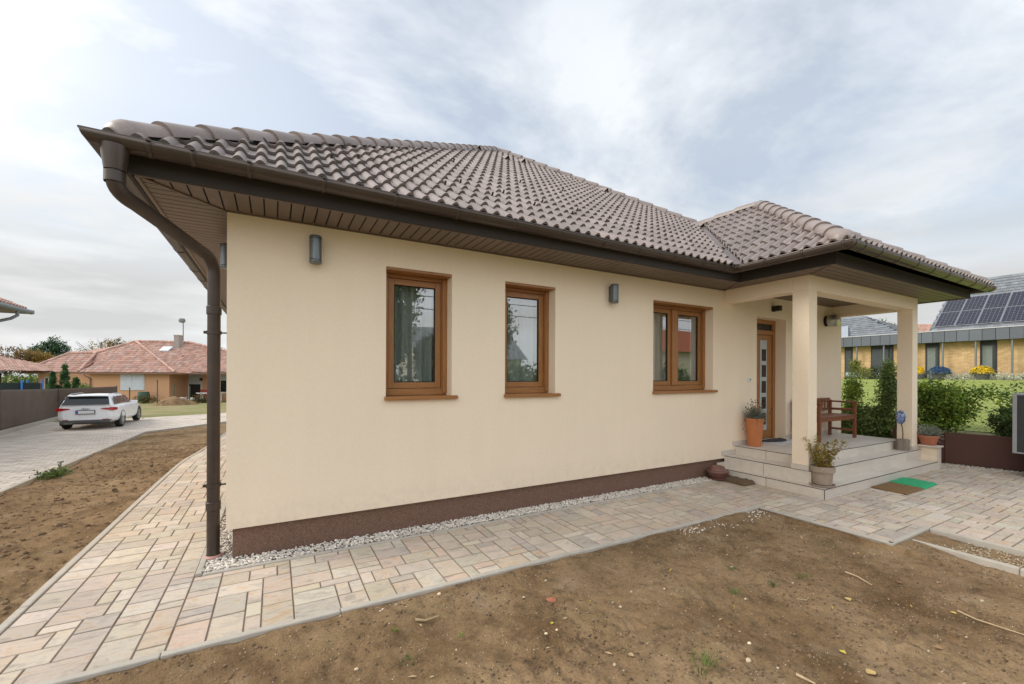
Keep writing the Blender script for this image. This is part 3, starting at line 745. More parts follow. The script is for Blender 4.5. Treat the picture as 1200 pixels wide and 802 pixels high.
# ------------------------------------------------------------------ ground
def lin(a, b, n): return [a+(b-a)*i/n for i in range(n+1)]
def sheet(name, xs, ys, zf, mat, keep=None, smooth=True, tintf=None):
    b = MB(); n = len(xs); idx = {}; v = []; f = []
    for j, y in enumerate(ys):
        for i, x in enumerate(xs): v.append((x, y, zf(x, y)))
    for j in range(len(ys)-1):
        for i in range(n-1):
            if keep and not keep((xs[i]+xs[i+1])/2, (ys[j]+ys[j+1])/2): continue
            f.append((j*n+i, j*n+i+1, (j+1)*n+i+1, (j+1)*n+i))
    b.v = v; b.f = f; b.c = [(1,1,1,1)]*len(f)
    return struct(b.build(name, mat, smooth=180 if smooth else None))
def fbm(x, y, sc, s=0.0, o=4): return noise.fractal(Vector((x*sc+s, y*sc-s, s*.37)), .9, 2.1, o)
xs = lin(-400, -60, 8)[:-1]+lin(-60, 60, 80)[:-1]+lin(60, 400, 8); ys = lin(-300, -40, 8)[:-1]+lin(-40, 70, 74)[:-1]+lin(70, 500, 10)
sheet('ground', xs, ys, lambda x, y: T(x, y)-.16 - (.5 if 11.2 < x < 14 else 0), M['verge'])
# bare soil: front yard and the strip on the left
def dirt_z(x, y):
    n = fbm(x, y, .55)*.028 + fbm(x, y, 2.6, 3.1)*.018 + fbm(x, y, 9, 5.7)*.010 + fbm(x, y, 24, 1.7, 2)*.0055
    k = ss((fbm(x, y, .8, 2.4)+.25)/.5)
    n += k*(.032*abs(noise.noise(Vector((x*7.5, y*7.5, 3.3))))+.022*abs(noise.noise(Vector((x*15, y*15, 6.1))))-.014)
    return n
def yard_z(x, y):
    if x < -1.155: return -.03+dirt_z(x, y)*1.6
    d = min(1, max(0, (-1.29-y)/.5)) if x < 5.5 else min(1, max(0, (-2.6-y)/.5))
    z = -.045*ss(d*1.0)-.008 + .016*noise.noise(Vector((x*3.1, y*3.1, 8.2)))*(1-d) + dirt_z(x, y)*(.35+.65*ss(d)) - .02*ss((-y-3)/2)
    k = ss((x+1.15)/.5); return z*k + (-.03+dirt_z(x, y)*1.6)*(1-k)
sheet('front_yard_soil', lin(-1.16, 6.3, 480), lin(-4.6, -1.285, 210), yard_z, M['dirt'], keep=lambda x, y: not (x > 5.5 and y > -2.58) and not (x > 6.33))
def kx(y): return -1.15
def drive_edge(y): return -2.75 if y < -3 else (-2.75-(y+3)/7*.12 if y < 4 else -2.87-(y-4)/12.3*1.06)
def path_z(y): return T(-1.2, y)*ss((y-4)/4)
def strip_z(x, y):
    k = ss((x+2.4)/1.2); return T(x, y)*(1-k)+path_z(y)*k - .03 + dirt_z(x, y)*1.6
sheet('side_strip_soil', lin(-4.2, -1.14, 100), lin(-4.6, 19.2, 390), strip_z, M['dirt'], keep=lambda x, y: x > drive_edge(y)+.04 and (y < 16.3 or x > -3.93+(y-16.3)*.69))
# distant verge beyond the drive
sheet('grass_verge', lin(-30, 12, 60), lin(20, 48, 40), lambda x, y: T(x, y)-.02+fbm(x, y, .4)*.05, M['verge'], keep=lambda x, y: y > 20+ (x+9)*.0)
# lawn on the right, beyond the retaining wall
sheet('lawn', lin(12.5, 41, 60), lin(-30, 40, 90), lambda x, y: T(max(x, 11.5), y)+.03+fbm(x, y, .5)*.02, M['lawn'])
# driveway
def inside(x, y, P):
    c = False; j = len(P)-1
    for i in range(len(P)):
        if (P[i][1] > y) != (P[j][1] > y) and x < (P[j][0]-P[i][0])*(y-P[i][1])/(P[j][1]-P[i][1])+P[i][0]: c = not c
        j = i
    return c
def drive_mat():
    m = N('grey_beige_block_paving'); co = m.coord('World'); b = m.n('ShaderNodeTexBrick'); m.l(co, b.inputs['Vector'])
    b.inputs['Color1'].default_value = (.66, .58, .49, 1); b.inputs['Color2'].default_value = (.48, .41, .345, 1); b.inputs['Mortar'].default_value = (.3, .25, .2, 1)
    b.inputs['Scale'].default_value = 1; b.inputs['Brick Width'].default_value = .3; b.inputs['Row Height'].default_value = .2; b.inputs['Mortar Size'].default_value = .012
    f = m.noise(co, 2.2, 5, .65); c = m.mix(b.outputs[0], m.ramp(f, [(.3, .86), (.7, 1.1)]), 1, 'MULTIPLY')
    m.base(c); m.set(Roughness=.88); return m.m
M['drive'] = drive_mat()
# strips across the drive so that it follows the fall of the ground
def drive_strip():
    b = MB(); ysl = lin(-6, 16.3, 44)
    def L(y): return -4.6-(y+6)/11*1.3 if y < 5 else -5.9-(y-5)/11.3*2.1
    for a, c in zip(ysl[:-1], ysl[1:]):
        b.quad((L(a),a,T(-4,a)+.004), (drive_edge(a),a,T(-4,a)+.004), (drive_edge(c),c,T(-4,c)+.004), (L(c),c,T(-4,c)+.004))
    def near(t): return (-3.53+t*(17.5), 14.4+t*(19.6))     # near edge of the turning lane
    R = [((-8.0,16.3), (-3.93,16.3)), ((-8.3,18.76), (-2.23,18.76)), ((-8.9,23.4), (1.0,23.4)), ((-5.65,24.22), (1.6,24.22)), ((-2.98,25.48), (2.5,25.5)), ((1.6,28.6), (6,30)), ((6,34), (12,36)), ((14,42), (22,43))]
    for (p, q), (r, s_) in zip(R[:-1], R[1:]):
        z = lambda w: T(min(w[0], 7), w[1])+.004
        b.quad((*p, z(p)), (*q, z(q)), (*s_, z(s_)), (*r, z(r)))
    return b
struct(drive_strip().build('driveway', M['drive']))
b = MB(); pts = [(drive_edge(y)+.03, y) for y in lin(-5, 16.3, 24)] + [(-2.23, 18.76), (1.0, 23.4), (2.5, 25.5)]
for p, q in zip(pts[:-1], pts[1:]): b.bar((p[0],p[1],T(-4,p[1])-.02), (q[0],q[1],T(-4,q[1])-.02), .06, .1)
struct(b.build('driveway_kerb', M['concrete'], bevel=.006))

# ---- pavers: individual stones laid in a mixed-size bond
PAL = [(.60,.535,.455), (.56,.495,.42), (.62,.565,.49), (.54,.485,.425), (.59,.495,.40), (.58,.505,.42), (.52,.475,.425), (.64,.585,.515), (.58,.51,.43), (.61,.545,.465)]
def wallx(y): return 11.17-.227*(y+1.38) if y < -1.38 else 11.17
def pave(name, x0, x1, y0, y1, seed, keep=None, unit=.0955, zf=None, shade=1):
    rg = random.Random(seed); nx = int(math.ceil((x1-x0)/unit)); ny = int(math.ceil((y1-y0)/unit)); occ = [[False]*ny for _ in range(nx)]; b = MB()
    sizes = [(2,2)]*6+[(3,2)]*5+[(2,3)]*2+[(2,1)]*3+[(3,1)]*1+[(1,2)]*1
    order = [(i, j) for j in range(ny) for i in range(nx)]
    for (i, j) in order:
        if occ[i][j]: continue
        rg.shuffle(sizes)
        for (w, h) in sizes+[(1,1)]:
            if i+w > nx or j+h > ny: continue
            if any(occ[i+a][j+c] for a in range(w) for c in range(h)): continue
            break
        for a in range(w):
            for c in range(h): occ[i+a][j+c] = True
        xa, xb = x0+i*unit, min(x1, x0+(i+w)*unit); ya, yb = y0+j*unit, min(y1, y0+(j+h)*unit)
        if xb-xa < .03 or yb-ya < .03: continue
        if keep and not keep(xa, xb, ya, yb): continue
        c = rg.choice(PAL); f = rg.uniform(.93, 1.06)*shade*.93; jt = lambda: rg.uniform(.97, 1.03)
        b.col = (c[0]*f*jt(), c[1]*f*jt(), c[2]*f*jt(), 1)
        g = .0030; e = .0046; z = (zf((xa+xb)/2, (ya+yb)/2) if zf else 0)+rg.uniform(-.0012, .0012); tx, ty = rg.uniform(-.004,.004), rg.uniform(-.004,.004)
        def zz(x, y): return z+(x-xa)*tx+(y-ya)*ty
        o = [(xa+g,ya+g),(xb-g,ya+g),(xb-g,yb-g),(xa+g,yb-g)]; n_ = [(xa+g+e,ya+g+e),(xb-g-e,ya+g+e),(xb-g-e,yb-g-e),(xa+g+e,yb-g-e)]
        p = [(x, y, z-.03) for x, y in o]+[(x, y, zz(x,y)-.0045) for x, y in o]+[(x, y, zz(x,y)) for x, y in n_]
        b.add(p[4:], [[4,5,6,7]]); cc = b.col; q = .72*rg.uniform(.85, 1.12); b.col = (cc[0]*q, cc[1]*q*.97, cc[2]*q*.92, 1)      # sand sits in the chamfers
        b.add(p, [[0,1,5,4],[1,2,6,5],[2,3,7,6],[3,0,4,7],[4,5,9,8],[5,6,10,9],[6,7,11,10],[7,4,8,11]])
    return struct(b.build(name, M['paver']))
GY = -.165                                            # front edge of the gravel strip
pave('side_path', -1.105, -.19, -1.24, 16.5, 3, zf=lambda x, y: path_z(y))
pave('front_path', -.19, 5.51, -1.24, GY-.045, 4)
def patio_keep(xa, xb, ya, yb):
    if xb > 6.62 and ya > -1.5: return False
    return not (xa < 6.40 and ya < -2.52)
pave('patio', 5.51, 6.40, -2.53, -.02, 5)
pave('patio', 6.40, 11.6, -6.2, -.02, 6, keep=lambda xa, xb, ya, yb: not (xa > 6.62 and ya > -1.5 and xb < 10.4) and xb < wallx(ya)-.02)
b = MB()
b.quad((-1.11,-1.25,-.0055), (5.5,-1.25,-.0055), (5.5,-.05,-.0055), (-1.11,-.05,-.0055)); b.quad((5.5,-2.53,-.0055), (11.3,-2.53,-.0055), (11.3,-.0,-.0055), (5.5,-.0,-.0055)); b.quad((6.4,-6.2,-.0055), (11.3,-6.2,-.0055), (11.3,-2.53,-.0055), (6.4,-2.53,-.0055))
b.quad((-1.11,-.05,-.0055), (-.18,-.05,-.0055), (-.18,4,-.0055), (-1.11,4,-.0055))
for a, c in zip(lin(4, 16.5, 24)[:-1], lin(4, 16.5, 24)[1:]): b.quad((-1.11,a,path_z(a)-.0055), (-.18,a,path_z(a)-.0055), (-.18,c,path_z(c)-.0055), (-1.11,c,path_z(c)-.0055))
struct(b.build('paving_bed', M['joint']))
# kerbs
def kerb(name, pts, w=.052, L=1.0, z1=.012, zf=None):
    b = MB(); rg = random.Random(len(pts)*7+int(w*1000))
    for p, q in zip(pts[:-1], pts[1:]):
        p = Vector((*p, 0)); q = Vector((*q, 0)); n = max(1, round((q-p).length/L)); d = (q-p)/n
        for i in range(n):
            a = p+d*i+d.normalized()*.0015; c = p+d*(i+1)-d.normalized()*.0015; zo = rg.uniform(-.003, .003); za, zb = (zf(a.x, a.y), zf(c.x, c.y)) if zf else (0, 0)
            b.bar((a.x, a.y, z1/2-.1+zo+za), (c.x, c.y, z1/2-.1+zo+zb), w, .2+z1)
    return struct(b.build(name, M['concrete'], bevel=.008))
kerb('path_kerb', [(-1.132, -1.24), (-1.132, 4)]); kerb('path_kerb', [(-1.132, 4), (-1.132, 16.5)], zf=lambda x, y: path_z(y))
kerb('yard_kerb', [(-1.158, -1.268), (5.535, -1.268)]); kerb('yard_kerb', [(5.535, -1.296), (5.535, -2.58)]); kerb('yard_kerb', [(5.51, -2.556), (6.43, -2.556)], L=.92); kerb('yard_kerb', [(6.40, -2.584), (6.33, -6.2)])
kerb('gravel_kerb', [(-.165, -.19), (-.165, 10)], w=.045, z1=.022); kerb('gravel_kerb', [(-.14, GY-.022), (6.55, GY-.022)], w=.042, z1=.008)
# gravel beds
def gravel(name, spots, seed, rmin=.006, rmax=.0135, mat='gravel', bed=None, flat=.75, cols=None):
    rg = random.Random(seed); b = MB()
    for (x, y, z) in spots:
        v = rg.choice(cols or (1.05, .95, .8, 1.1, .62, .9, 1.0)); w = rg.uniform(.93, 1.03); b.col = (v, v*w, v*w*w, 1)
        b.rock((x, y, z), rg.uniform(rmin, rmax), rg, flat)
    return struct(b.build(name, M[mat], smooth=60), 'stuff')
rg = random.Random(11)
sp = [(rg.uniform(-.14, 6.55), rg.uniform(GY+.008, .04), rg.uniform(-.008, .016)) for _ in range(7000)] + [(rg.uniform(-.138, .04), rg.uniform(-.15, 3.4)**1.0, rg.uniform(-.008, .016)) for _ in range(2300)]
sp = [p for p in sp if (p[0]-px_)**2+(p[1]-py_)**2 > .0042]
gravel('gravel_strip', sp, 12)
b = MB(); b.quad((-.14,GY,-.006), (6.6,GY,-.006), (6.6,.05,-.006), (-.14,.05,-.006)); b.quad((-.14,.05,-.006), (.05,.05,-.006), (.05,10,-.006), (-.14,10,-.006)); struct(b.build('gravel_bed', M['joint']))
def wallx(y): return 11.17-.227*(y+1.38) if y < -1.38 else 11.17
sp = []
for _ in range(3600):
    y = rg.uniform(-4.2, -.1); x = wallx(y)-rg.uniform(.0, .30); sp.append((x, y, rg.uniform(-.006, .014)))
gravel('gravel_strip', sp, 13, cols=(.85, .75, .95, .6, .7, .8))
# sand and gravel bed beside the patio kerb, with its low concrete edging
sheet('sand_bed', lin(5.88, 6.34, 24), lin(-6.0, -2.584, 130), lambda x, y: -.04+dirt_z(x, y)*.5, M['dirt'])
sp = [(rg.uniform(5.93, 6.33), rg.uniform(-4.6, -2.6), -.035+rg.uniform(-.004,.006)) for _ in range(1500)]
gravel('sand_gravel', sp, 15, .003, .01, 'pebble', cols=(1, .8, .6, 1.2))
b = MB(); b.bar((5.90, -2.588, -.062), (5.885, -3.3, -.062), .05, .10); b.bar((5.885, -3.302, -.063), (5.85, -6, -.063), .05, .10); tag(b.build('concrete_edging', M['concrete'], bevel=.014), 'low rounded concrete edging strip between the soil yard and the sand bed', 'edging')

# soil litter
def yz(x, y): return yard_z(x, y)
def yard_pts(n, rg, x0=-2, x1=6.2, y0=-4.6, y1=-1.31):
    out = []
    while len(out) < n:
        x = rg.uniform(x0, x1); y = rg.uniform(y0, y1)
        if x > 5.45 and y > -2.66: continue
        if x > 5.84: continue
        out.append((x, y))
    return out
r1 = random.Random(21)
gravel('soil_pebbles', [(x, y, yz(x, y)+.001) for x, y in yard_pts(6500, r1)], 22, .0012, .0048, 'pebble', cols=(1.1, .9, .7, 1.3, .8))
gravel('soil_stones', [(x, y, yz(x, y)+.003) for x, y in yard_pts(120, r1)], 23, .006, .015, 'pebble', cols=(1.15, .9, 1.35, .75))
gravel('kerb_side_chips', [(r1.uniform(4.0, 5.45), -1.30-abs(r1.gauss(0, .09)), -.012) for _ in range(260)]+[(r1.gauss(1.02, .07), -1.325-abs(r1.gauss(0, .02)), -.018) for _ in range(60)], 24, .004, .012, 'gravel')
M['clod'] = plain('soil_clod', (.23, .152, .088), .97, 0, .25, 30, .4, 160, kind='World', tinted=True)
cl = []
for (x, y) in yard_pts(17000, r1):
    if fbm(x, y, 1.3, 9.2) > -.12 or r1.random() < .12: cl.append((x, y, yz(x, y)))
gravel('soil_clods', cl, 25, .003, .0125, 'clod', cols=(.9, .7, 1.1, .5, .6))
cl = [(x, y, strip_z(x, y)) for x, y in [(r1.uniform(-2.9, -1.2), r1.uniform(-1, 10)) for _ in range(3000)] if x > drive_edge(y)+.08]
gravel('strip_clods', cl, 26, .005, .024, 'clod', cols=(1, .9, 1.15, .8))
rb_ = random.Random(77)
gravel('soil_lumps', [(x, y, strip_z(x, y)+.006) for x, y in [(-1.75+rb_.gauss(0,.45), rb_.uniform(.5, 6.5)) for _ in range(70)] if x < -1.2], 27, .012, .038, 'clod', cols=(.75, .6, .9, .5))
# leaf litter and dry bits
b = MB(); rl = random.Random(31)
for (x, y) in yard_pts(230, rl):
    k = rl.random(); b.col = (.45,.33,.18,1) if k < .6 else ((.5,.36,.08,1) if k < .8 else (.2,.12,.07,1))
    b.leaf((x, y, yz(x, y)+.008), rl.uniform(.006, .02), rl, rl.uniform(1.4, 3.2), (rl.gauss(0,.35), rl.gauss(0,.35), 1))
M['litter'] = plain('leaf_litter', (1,1,1), .9, 0, .1, 20, tinted=True)
struct(b.build('leaf_litter', M['litter']), 'stuff')
def curl_leaf(x, y, size, col, label, seed):
    rg = random.Random(seed); b = MB(); b.col = (*col, 1); n = 6; rows = []; rot = rg.random()*6.28
    for i in range(n+1):
        t = i/n; w = math.sin(math.pi*min(.98, max(.02, t)))*.42*size
        for s in (-1, -.4, .4, 1):
            u = (t-.5)*size; v = s*w; z = .006+abs(s)**2*w*.45+.25*size*(t-.5)**2*(1 if seed % 2 else 1.6)
            rows.append((x+u*math.cos(rot)-v*math.sin(rot), y+u*math.sin(rot)+v*math.cos(rot), yz(x, y)+z))
    b.add(rows, [[i*4+k, i*4+k+1, (i+1)*4+k+1, (i+1)*4+k] for i in range(n) for k in range(3)])
    tag(b.build('dry_leaf', M['litter'], smooth=60), label, 'leaf', 'dry leaves fallen on the soil')
# ------------------------------------------------------------------ small things round the porch
def leaf_mix(b, base, var, rg):
    v = rg.uniform(1-var, 1+var); b.col = (base[0]*v, base[1]*v*rg.uniform(.93, 1.07), base[2]*v, 1)
def pot(name, label, loc, prof, mat, cat='plant pot', group=None, rim=None):
    t = thing(name, label, cat, loc, 0, group)
    b = MB(); b.lathe(prof, (0,0,0), 32); b.build('pot', mat, t, smooth=40)
    return t
# tall orange pot with lavender
t = pot('potted_lavender', 'tall orange terracotta pot of grey lavender standing left of the front door', (7.29, -.16, .451), [(0,.002),(.098,.002),(.105,.012),(.132,.42),(.136,.425),(.138,.455),(.128,.457),(.122,.42),(0,.41)], M['orange_pot'], 'potted plant')
b = MB(); b.lathe([(0,.425),(.122,.422)], (0,0,0), 20); b.build('soil', M['soil'], t)
rg = random.Random(41); b = MB(); s = MB(); heads = []
for i in range(230):
    a = rg.random()*6.283; tilt = abs(rg.gauss(0, .62)); L = rg.uniform(.12, .27); base = Vector((math.cos(a)*.06*rg.random(), math.sin(a)*.06*rg.random(), .42))
    d = Vector((math.cos(a)*math.sin(tilt), math.sin(a)*math.sin(tilt), math.cos(tilt)+.1)).normalized(); tip = base+d*L+Vector((0,0,-.06*tilt*tilt*L*4))
    s.tube([base, base+d*L*.5+Vector((0,0,.01)), tip], [.0018, .0014, .001], 4, False)
    for k in range(12):
        q = base.lerp(tip, .25+.75*k/12); leaf_mix(b, (1, 1, 1), .35, rg); b.leaf(q+Vector((rg.gauss(0,.006), rg.gauss(0,.006), 0)), rg.uniform(.006, .01), rg, rg.uniform(2.5, 4.5))
    if rg.random() < .13:
        e = tip+Vector((d.x*.05, d.y*.05, rg.uniform(.05, .1))); s.tube([tip, e], .001, 4, False); fh = MB(); fh.lathe([(0,-.012),(.006,-.006),(.007,.006),(0,.014)], e, 6); heads.append(fh)
b.build('foliage', M['leaf_grey'], t); s.build('stem', M['leaf_olive'], t); M['seedhead'] = plain('dry_seed_head', (.06,.045,.04), .9); 
for fh in heads: fh.build('flower', M['seedhead'], t)
# weathered clay pot with a yellowing rose bush
t = pot('potted_bush', 'weathered clay pot with a sparse yellowing bush at the corner of the lower step', (6.80, -1.385, .1275), [(0,.03),(.095,.03),(.108,.035),(.122,.195),(.142,.20),(.144,.272),(.134,.274),(.128,.25),(0,.245)], M['grey_pot'], 'potted plant')
b = MB(); b.lathe([(0,.001),(.135,.001),(.15,.03),(.145,.034),(.125,.012),(0,.012)], (0,0,0), 32); b.build('saucer', M['grey_pot'], t, smooth=40)
b = MB(); b.lathe([(0,.252),(.129,.25)], (0,0,0), 20); b.build('soil', M['soil'], t)
rg = random.Random(43); b = MB(); s = MB(); heads = []
for i in range(15):
    a = rg.random()*6.283; p = Vector((math.cos(a)*.05, math.sin(a)*.05, .25)); pts = [p]; d = Vector((math.cos(a)*.38, math.sin(a)*.38, 1)).normalized(); n = rg.randint(5, 8)
    for k in range(n):
        d = (d+Vector((rg.gauss(0,.16), rg.gauss(0,.16), rg.gauss(.05,.06)))).normalized(); pts.append(pts[-1]+d*.05)
    s.tube(pts, [.0042*(1-.7*k/n) for k in range(n+1)], 5, False)
    for q in pts[1:]:
        for k in range(13):
            cc = rg.random(); base = (1.1, 1.2, .8) if cc < .5 else ((1.7, 1.35, .5) if cc < .85 else (1.6, .8, .4))
            leaf_mix(b, base, .3, rg); b.leaf(q+Vector((rg.gauss(0,.022), rg.gauss(0,.022), rg.gauss(0,.022))), rg.uniform(.014, .026), rg, 1.7)
    if i % 2 == 0: fh = MB(); fh.lathe([(0,-.012),(.012,-.008),(.013,.004),(0,.012)], pts[-1]+Vector((0,0,.012)), 8); heads.append(fh)
b.build('foliage', M['leaf_olive'], t); s.build('stem', M['bark'], t)
for fh in heads: fh.build('seed_head', M['seedhead'], t)
# terracotta bowl with grey santolina on the parapet
t = pot('potted_santolina', 'low terracotta bowl of silvery santolina on the porch parapet', (10.46, -1.37, .4025), [(0,.001),(.09,.001),(.098,.01),(.128,.125),(.138,.13),(.140,.165),(.13,.167),(.122,.14),(0,.14)], M['terracotta'], 'potted plant')
rg = random.Random(45); b = MB(); s = MB()
for i in range(260):
    a = rg.random()*6.283; tilt = abs(rg.gauss(0, .75)); L = rg.uniform(.11, .22); base = Vector((math.cos(a)*.08*rg.random(), math.sin(a)*.08*rg.random(), .14))
    d = Vector((math.cos(a)*math.sin(tilt), math.sin(a)*math.sin(tilt), math.cos(tilt)+.15)).normalized(); tip = base+d*L
    s.tube([base, tip], .0015, 4, False)
    for k in range(14): leaf_mix(b, (1.5,1.55,1.6), .3, rg); b.leaf(base.lerp(tip, .3+.7*k/13)+Vector((rg.gauss(0,.007), rg.gauss(0,.007), rg.gauss(0,.005))), rg.uniform(.006,.011), rg, 2.4)
for i in range(7):
    a = rg.uniform(2.4, 4.4); e = Vector((math.cos(a)*.26, math.sin(a)*.2, .14+rg.uniform(.2, .34))); s.tube([(0,0,.15), e*.6+Vector((0,0,.1)), e], .0014, 4, False)
b.build('foliage', M['leaf_grey'], t); s.build('stem', M['leaf_olive'], t)
# log with a blue glass flower
t = thing('log_with_flower', 'short weathered log holding a tall blue flower beside the right porch pillar', 'ornament', (10.02, -1.16, .312))
b = MB(); prof = [(0,0),(.088,0),(.094,.02),(.09,.1),(.095,.18),(.09,.192),(0,.193)]; b.lathe(prof, (0,0,0), 18); rg = random.Random(2)
b.v = [(x*(1+.1*math.sin(5*math.atan2(y, x)+1)), y*(1+.08*math.sin(7*math.atan2(y, x))), z) for x, y, z in b.v]; b.build('log', M['stump'], t, smooth=30)
b = MB(); b.tube([(0,0,.19),(.01,0,.28),(-.02,0,.4),(-.05,.01,.5)], .008, 8); b.build('stem', M['leaf_olive'], t, smooth=60)
b = MB(); rg = random.Random(3)
for i in range(320):
    u = Vector((rg.gauss(0,1), rg.gauss(0,1), rg.gauss(0,1))).normalized(); p = Vector((u.x*.062, u.y*.062, u.z*.115))+Vector((-.06,.01,.58)); v = rg.choice((.7, 1, 1.4, 2.2)); b.col = (v, v, v, 1); b.leaf(p, .026, rg, 1.3, u+Vector((rg.gauss(0,.3), rg.gauss(0,.3), rg.gauss(0,.3))))
b.build('flower_head', M['bluefl'], t)
# brown ceramic bowl on its saucer by the plinth
t = thing('ceramic_bowl', 'brown ceramic bowl on a saucer standing against the plinth by the steps', 'bowl', (6.36, -.145, .001))
b = MB(); b.lathe([(0,.004),(.11,.004),(.15,.02),(.155,.034),(.14,.03),(0,.02)], (0,0,0), 28); b.build('saucer', M['brown_pot'], t, smooth=40)
b = MB(); b.lathe([(0,.02),(.10,.022),(.125,.06),(.165,.13),(.16,.145),(.13,.15)], (0,0,0), 28); b.build('bowl', M['brown_pot'], t, smooth=40)
b = MB(); b.lathe([(.13,.148),(.11,.17),(.095,.20),(.06,.215),(0,.218)], (.0,.0,0), 28); b.build('lid', M['brown_pot'], t, smooth=50)
# mats
def mat(name, label, corners, z, th, mat_, seed, cat='doormat', lump=.006, grp=None, nx=40, ny=24):
    b = MB(); P = [Vector((*c, 0)) for c in corners]; v = []; cx = sum((p for p in P), Vector())/4
    for j in range(ny+1):
        for i in range(nx+1):
            u, w = i/nx, j/ny; q = P[0]*(1-u)*(1-w)+P[1]*u*(1-w)+P[2]*u*w+P[3]*(1-u)*w
            h = th+lump*noise.noise(Vector((q.x*26, q.y*26, seed)))+lump*.6*noise.noise(Vector((q.x*9, q.y*9, seed)))
            if i in (0, nx) or j in (0, ny): h = th*.25
            v.append((q.x-cx.x, q.y-cx.y, h))
    f = [(j*(nx+1)+i, j*(nx+1)+i+1, (j+1)*(nx+1)+i+1, (j+1)*(nx+1)+i) for j in range(ny) for i in range(nx)]
    b.add(v, f); n0 = nx+1
    ring = [i for i in range(n0)]+[j*n0+nx for j in range(1, ny+1)]+[ny*n0+i for i in range(nx-1, -1, -1)]+[j*n0 for j in range(ny-1, 0, -1)]
    rp = [v[i] for i in ring]; m = len(rp); b.add(rp+[(p[0], p[1], 0) for p in rp], [[k, m+k, m+(k+1) % m, (k+1) % m] for k in range(m)])
    o = b.build(name, mat_, smooth=60); o.location = (cx.x, cx.y, z); return tag(o, label, cat, grp)
mat('doormat', 'brown coir doormat lying on the paving in front of the steps', [(7.83,-1.93),(8.40,-1.93),(8.44,-1.515),(7.86,-1.515)], .003, .022, M['coir'], 1)
mat('doormat', 'bright green plastic doormat on the paving in front of the steps', [(8.43,-1.93),(8.93,-1.92),(9.0,-1.515),(8.46,-1.515)], .003, .03, M['greenmat'], 2)
mat('boot_mat', 'lumpy dark brown mat on the paving against the left side of the steps', [(6.30,-.60),(6.57,-.62),(6.595,-.10),(6.36,-.08)], .003, .05, M['darkmat'], 3, 'mat', .022)
mat('rug', 'white rug spread on the porch floor before the front door', [(7.72,-.33),(8.50,-.24),(8.60,.10),(7.72,-.02)], .4515, .006, M['whitemat'], 4, 'rug', .004)
b = MB(); n = 28; pr_ = [(math.cos(math.pi*k/n)*.36, -math.sin(math.pi*k/n)*.25) for k in range(n+1)]
b.add([(x, y, .012) for x, y in pr_]+[(x*1.03, y*1.03, 0) for x, y in pr_], [list(range(n+1))]+[[k, n+1+k, n+2+k, k+1] for k in range(n)]); b.add([(x*.72, y*.72-.03, .0135) for x, y in pr_], [list(range(n+1))])
o = b.build('half_round_mat', M['greymat']); o.location = (8.13, .10, .4585); tag(o, 'dark half round mat directly at the front door threshold', 'doormat')
# bench
t = thing('garden_bench', 'red brown wooden bench with slatted seat standing on the porch by the wall', 'bench', (9.30, -.27, .4505))
bx = .64
def leg(x, y, h, w=.05):
    b = MB(); b.box(x-w/2, x+w/2, y-w/2, y+w/2, 0, h); b.build('leg', M['redwood'], t, bevel=.005)
for s in (-1, 1):
    leg(s*bx, -.21, .655); leg(s*bx, .20, .70)
    b = MB(); b.box(s*bx-.035, s*bx+.035, -.26, .22, .655, .685); b.build('armrest', M['redwood'], t, bevel=.005)
    for (a_, c_) in ((.50, .545), (.12, .16)):
        b = MB(); b.box(s*bx-.015, s*bx+.015, -.185, .175, a_, c_); b.build('side_rail', M['redwood'], t, bevel=.004)
b = MB(); b.box(-bx+.025, bx-.025, -.225, -.20, .35, .415); b.box(-bx+.025, bx-.025, .19, .215, .35, .415)
for s in (-1, 1): b.box(s*bx-.0125, s*bx+.0125, -.185, .175, .35, .415)
b.build('seat_frame', M['redwood'], t, bevel=.004)
b = MB()
for i in range(6): b.box(-bx-.02, bx+.02, -.235+i*.072, -.235+i*.072+.06, .4165, .436)
b.build('seat', M['redwood'], t, bevel=.004)
b = MB(); b.box(-bx+.0255, bx-.0255, .185, .215, .66, .735); b.box(-bx+.0255, bx-.0255, .185, .215, .50, .54)
for i in range(11): b.box(-.55+i*.11-.02, -.55+i*.11+.02, .192, .208, .54, .66)
b.build('backrest', M['redwood'], t, bevel=.004)
# heat pump at the right edge
t = thing('heat_pump', 'pale grey heat pump outdoor unit with black fan grille on black feet', 'heat pump', (10.85, -2.275, 0))
b = MB(); b.box(.003, .36, -.95, 0, .372, 1.34); body = b.build('casing', plain('pale_grey_casing', (.42, .44, .45), .4), t, bevel=.012)
b = MB()
for (y0, y1, z0, z1) in ((-.95,-.92,.37,1.342),(-.045,.003,.37,1.342)): b.box(-.014, .004, y0, y1, z0, z1)
b.box(-.014, .004, -.92, -.045, 1.31, 1.342); b.box(-.014, .004, -.92, -.045, .37, .392); b.build('front_frame', plain('grey_front_frame', (.3,.31,.32), .4), t, bevel=.004)
b = MB(); b.box(-.006, .002, -.92, -.045, .392, 1.31); grille = b.build('grille', plain('anthracite_grille', (.03,.033,.036), .45), t)
b = MB()
for r in (.30, .24, .18, .12, .06): b.tube([(-.012, -.46+r*math.cos(a*math.pi/20), .86+r*math.sin(a*math.pi/20)) for a in range(41)], .005, 6, False)
for a in range(12): b.tube([(-.013, -.46, .86), (-.013, -.46+.3*math.cos(a*math.pi/6), .86+.3*math.sin(a*math.pi/6))], .003, 5, False)
b.build('fan_guard', M['black'], t, smooth=60)
for y in (-.17, -.78):
    b = MB(); b.add([(.0,y-.05,0),(.36,y-.05,0),(.36,y+.05,0),(0,y+.05,0),(.03,y-.03,.37),(.33,y-.03,.37),(.33,y+.03,.37),(.03,y+.03,.37)], [[0,3,2,1],[4,5,6,7],[0,1,5,4],[1,2,6,5],[2,3,7,6],[3,0,4,7]]); b.build('foot', M['black'], t, bevel=.01)
